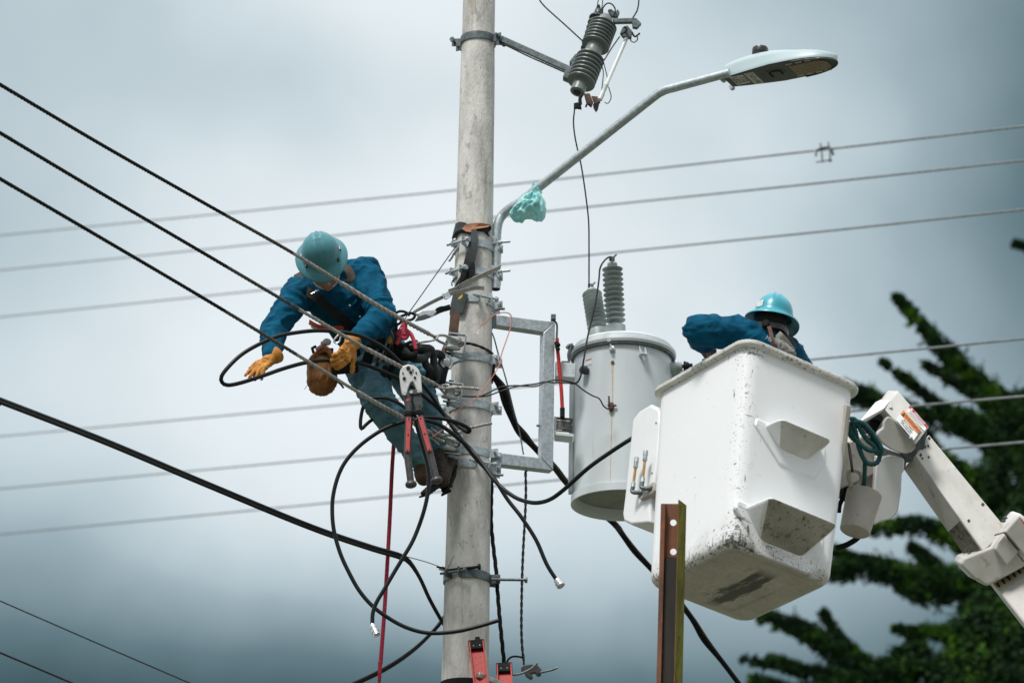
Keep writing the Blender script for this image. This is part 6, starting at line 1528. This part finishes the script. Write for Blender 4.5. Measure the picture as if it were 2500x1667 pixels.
P = spline([at(1092, 868, 19.74), at(1100, 872, 19.72), at(1104, 884, 19.72), at(1100, 896, 19.72), at(1090, 900, 19.72), at(1080, 892, 19.72), at(1078, 878, 19.74), at(1082, 868, 19.75), at(1092, 866, 19.75)], .005); mb.tube(P, .006, 8); build('ring', mb, m_galv, t)
mb = MB().lathe(at(1090, 886, 19.72), cw(.1, .1, -1), [(-.01, .001), (-.008, .022), (0, .028), (.008, .020), (.01, .001)], 20, False); build('swivel', mb, m_chrome, t)
mb = MB().tube(spline(pth([(1091, 896), (1086, 915), (1082, 935), (1074, 948)], 19.7), .01), .014, 10); build('snap_hook', mb, m_blackm, t)
t = thing('grey_sling', 'pale grey webbing sling with buckle from the lamp clamp to the lineman', 'sling', at(1100, 710, 19.75))
def rib2(name, q, wd, w, m_, Y): 
    return build(name, MB().ribbon(spline(pth(q, Y), .01), wd, w, .004), m_, t)
rib2('webbing', [(1222, 652, 19.86), (1200, 662, 19.78), (1170, 676, 19.72), (1150, 686, 19.70), (1120, 702, 19.70), (1095, 712, 19.66)], cw(.35, .9, 0), .030, m_sling, 19.7)
rib2('stitched_splice', [(1150, 686, 19.69), (1120, 702, 19.69)], cw(.35, .9, 0), .034, m_sling, 19.69)
rib2('webbing', [(1182, 704, 19.72), (1160, 703, 19.71), (1130, 710, 19.68), (1098, 718, 19.65), (1060, 735, 19.6), (1028, 752, 19.55), (1008, 764, 19.5)], cw(.35, .9, 0), .024, m_sling, 19.7)
mb = MB().prism(pth([(1081, 717), (1093, 711), (1101, 722), (1088, 730)], 19.62), V((0, .02, 0))); mb.tube(spline(pth([(1080, 716), (1086, 730), (1100, 724)], 19.6), .01), .004, 6); build('buckle', mb, m_galv, t, bevel=.003)
t = thing('wire_grip_tool', 'shiny wire grip tool pulling beside the lineman, black strap to the pole', 'grip tool', at(1035, 770, 19.5))
mb = MB().prism(pth([(1012, 765), (1030, 758), (1060, 755), (1066, 760), (1058, 770), (1035, 778), (1014, 782), (1024, 772)], 19.5), V((0, .025, 0))); build('jaw', mb, m_chrome, t, bevel=.004)
mb = MB().prism(pth([(1020, 772), (1040, 766), (1052, 772), (1030, 781), (1012, 784)], 19.49), V((0, .01, 0))); build('lever', mb, m_gun, t, bevel=.003)
mb = MB().ribbon(spline(pth([(1060, 764, 19.52), (1075, 757, 19.6), (1098, 750, 19.7)]), .01), CU, .034, .006); mb.ribbon(spline(pth([(1066, 755, 19.55), (1080, 750, 19.6), (1100, 752, 19.7)]), .01), CU, .014, .006); build('black_strap', mb, m_blackm, t)
mb = MB()
for q in ([(946, 786), (965, 778), (985, 770), (1003, 764), (1013, 770), (1006, 780), (990, 782)], [(962, 768), (975, 760), (990, 762), (1000, 770)], [(958, 795), (975, 790), (985, 776)], [(960, 776), (968, 792), (966, 808)]): mb.tube(spline(pth(q, 19.42), .01), .0085, 8)
build('cord', mb, m_blackm, t)
wire('tension_line', [(1116, 597, 19.78), (1075, 655, 19.6), (1020, 733, 19.45), (994, 770, 19.36), (975, 803, 19.28), (950, 850, 19.2), (925, 892, 19.15)], .0032, m_dark, 'thin dark line from the upper lamp clamp down to the lineman belt', 'wire')
wire('curl_wire', [(1118, 605, 19.74), (1108, 618, 19.72), (1104, 628, 19.72), (1096, 638, 19.72)], .006, m_galvd, 'short wire tail below the upper lamp clamp', 'wire')
wire('curl_wire', [(1114, 677, 19.76), (1106, 684, 19.74), (1103, 692, 19.74), (1104, 698, 19.74)], .004, m_dark, 'tiny curled wire end left of the lower lamp clamp', 'wire')

# ---------- the worker in the bucket
P2T = thing('person', 'worker seen from behind in blue shirt and turquoise hard hat inside the white bucket', 'person', BP(bW*.5, bD*.5, -bH+.01))
def K(x, y, d): return atd(x, y, d)
J2 = dict(neck=K(1893, 806, 18.98), head=K(1884, 778, 18.90), shL=K(1806, 812, 18.80), shR=K(1922, 852, 18.92), chest=K(1862, 872, 18.84), waist=K(1852, 980, 18.95), pel=K(1845, 1040, 18.9),
          elL=K(1704, 806, 18.78), wrL=K(1722, 848, 19.0), elR=K(1962, 905, 19.1), wrR=K(1925, 945, 19.25))
A2_ = cw(.20, .88, .42).normalized(); F2_ = cw(.25, -.35, .90)
bc2 = K(1886, 781, 18.9)
b2 = MB(); hd2 = bc2-A2_*.045; h2 = head_prims(b2, hd2, A2_, F2_); J2['neck'] = hd2-A2_*.118-F2_*.02
foot = BP(bW*.5, bD*.5, -bH+.10)
b2.cap(hd2-A2_*.06, .058, J2['neck'], .062); b2.cap(J2['neck'], .075, J2['chest'], .13); b2.cap(J2['chest'], .14, J2['waist'], .12); b2.cap(J2['waist'], .12, J2['pel'], .13)
for s_ in 'LR':
    b2.cap(J2['neck'], .05, J2['sh'+s_], .055); b2.cap(J2['sh'+s_], .052, J2['el'+s_], .042); b2.cap(J2['el'+s_], .042, J2['wr'+s_], .028)
    dx = -.09 if s_ == 'L' else .09
    kn = J2['pel'].lerp(foot, .5)+CR*dx-CF*.05; b2.cap(J2['pel']+CR*dx, .09, kn, .06); b2.cap(kn, .058, foot+CR*dx, .042); b2.cap(foot+CR*dx, .045, foot+CR*dx+CF*.14-bZ*.03, .04)
hand(b2, J2['wrL'], K(1738, 862, 19.08)-J2['wrL'], cw(0, -.3, 1), (.5, .5, .55, .6), .1, 1, .9); hand(b2, J2['wrR'], cw(-.4, -.2, .8), cw(0, -1, 0), (.5, .5, .5, .5), .1, -1, .9)
build('body', remeshed(b2, .007, 3), m_skin, P2T, ang=80)
s2_ = MB()
s2_.cap(J2['neck']+cw(.0, -.008, .0), .067, J2['chest'].lerp(J2['neck'], .6), .10); s2_.cap(J2['neck']+cw(-.01, -.035, .0), .085, J2['chest'], .165, (CF, .75)); s2_.cap(J2['chest'], .170, J2['waist'], .155, (CF, .75))
s2_.cap(J2['neck']+cw(-.01, -.045, 0), .070, J2['shL']+cw(.02, 0, 0), .088); s2_.cap(J2['shL'], .092, J2['chest'], .15); s2_.cap(J2['neck']+cw(.02, -.04, 0), .060, J2['shR'], .075); s2_.cap(J2['shR'], .075, J2['elR'], .068)
s2_.cap(J2['shL'], .092, J2['shL'].lerp(J2['elL'], .5), .088); s2_.cap(J2['shL'].lerp(J2['elL'], .5), .088, J2['elL'], .082); s2_.cap(J2['elL'], .078, J2['wrL'].lerp(J2['elL'], .25), .055)
s2_.cap(K(1838, 806, 18.84), .05, K(1800, 797, 18.80), .062)
build('shirt', remeshed(s2_, .0075, 5, folds(.013, (7, 9, 13), 6)), m_shirt, P2T, ang=80)
helmet(P2T, bc2, A2_, F2_, .112, .160, m_hat2, .93)
# helmet suspension band, ratchet, hair
mb = MB(); ring = [hd2+A2_*.012+h2(0, 0, 0)*0 for _ in ()]
rX = F2_-A2_*F2_.dot(A2_); rX.normalize(); rY = A2_.cross(rX)
for k in range(25):
    a = math.pi*.45+math.pi*1.1*k/24; ring.append(hd2-A2_*.026*1+rX*(.116*math.cos(a))+rY*(.098*math.sin(a))-A2_*(.018*math.exp(-((k-12)/5)**2)))
mb.ribbon(ring, A2_, .030, .004); bd = build('suspension_band', mb, m_blackpl, P2T)
c = ring[12]-rX*.004; mb = MB().lathe(c, -rX, [(0, .022), (.012, .022), (.014, .018), (.018, .017), (.018, .001)], 24, False); build('ratchet_knob', mb, m_blackm, bd)
mb = MB().ell(hd2-rX*.014+A2_*.020, (.086, .096, .078), (rY, rX, A2_)); mb = remeshed(mb.cap(hd2-rX*.045-A2_*.02, .060, hd2-rX*.050-A2_*.058, .046), .006, 2); build('hair', mb, mat('black_hair', (.012, .010, .009), .8, bump=.5, bscale=120), P2T)
mb = MB().box(bc2+A2_*.075-rX*.02-rY*-.0, .001, .001, .001)
# white sticker on the left of the shell
nrm = cw(-.72, .35, -.6).normalized(); p = bc2+A2_*.045+(nrm-A2_*nrm.dot(A2_)).normalized()*.112
u_ = A2_.cross(nrm).normalized(); v2 = nrm.cross(u_)
mb = MB().box(p+nrm*.000, .045, .036, .004, u_, v2, nrm); build('helmet_sticker', mb, m_whitep, P2T, bevel=.003)
# shoulder harness and gloves
mb = MB().ribbon(spline([K(1877, 797, 18.74), K(1881, 810, 18.71), K(1886, 832, 18.68), K(1890, 848, 18.68)], .01), cw(1, .2, 0), .020, .006); build('harness_strap', mb, m_strapb, P2T)
mb = MB().ribbon(spline([K(1899, 815, 18.75), K(1906, 822, 18.74), K(1918, 835, 18.76), K(1935, 858, 18.80)], .01), cw(.5, .8, 0), .038, .010); build('harness_pad', mb, m_sling, P2T, bevel=.003)
mb = MB().ribbon(spline([K(1912, 824, 18.79), K(1928, 838, 18.80), K(1936, 852, 18.82)], .01), cw(.6, .7, 0), .055, .012); build('harness_pad', mb, m_gloved, P2T, bevel=.004)
mb = MB().cap(K(1937, 848, 18.84), .012, K(1932, 856, 18.84), .010); build('harness_tab', mb, m_strapb, P2T)
glove('glove', K(1714, 843, 18.98), K(1738, 866, 19.05)-K(1714, 843, 18.98), cw(0, -.3, 1), (.5, .55, .6, .65), .1, 1, 1.0, m_gloved, par=P2T)
glove('glove', K(1893, 838, 18.72), K(1936, 862, 18.80)-K(1893, 838, 18.72), cw(0, -.6, .6), (.3, .35, .4, .45), .1, 1, 1.05, m_glove, par=P2T) if False else None
mb = MB()
mb.cap(K(1896, 838, 18.74), .030, K(1915, 850, 18.74), .028); mb.cap(K(1915, 850, 18.74), .028, K(1938, 864, 18.76), .018)
for k in range(5): mb.cap(K(1906+k*7, 838+k*5.0, 18.71), .012, K(1901+k*7.5, 856+k*3, 18.71), .011)
build('rolled_sleeve', remeshed(mb, .005, 2, folds(.005, (30, 30, 30), 3)), m_glove, P2T, ang=80)
mb = MB().cap(K(1731, 852, 18.95), .013, K(1730, 866, 18.95), .011); build('finger', mb, m_skin, P2T)
text('shirt_print', 'Ma', K(1877, 827, 18.66), cw(.85, -.5, .1), cw(.5, .85, .1), .030, m_whitep, P2T)
for o_ in bpy.data.objects:
    if o_.type == 'MESH' and o_.name.startswith('tmp'): print('stray', o_.name)
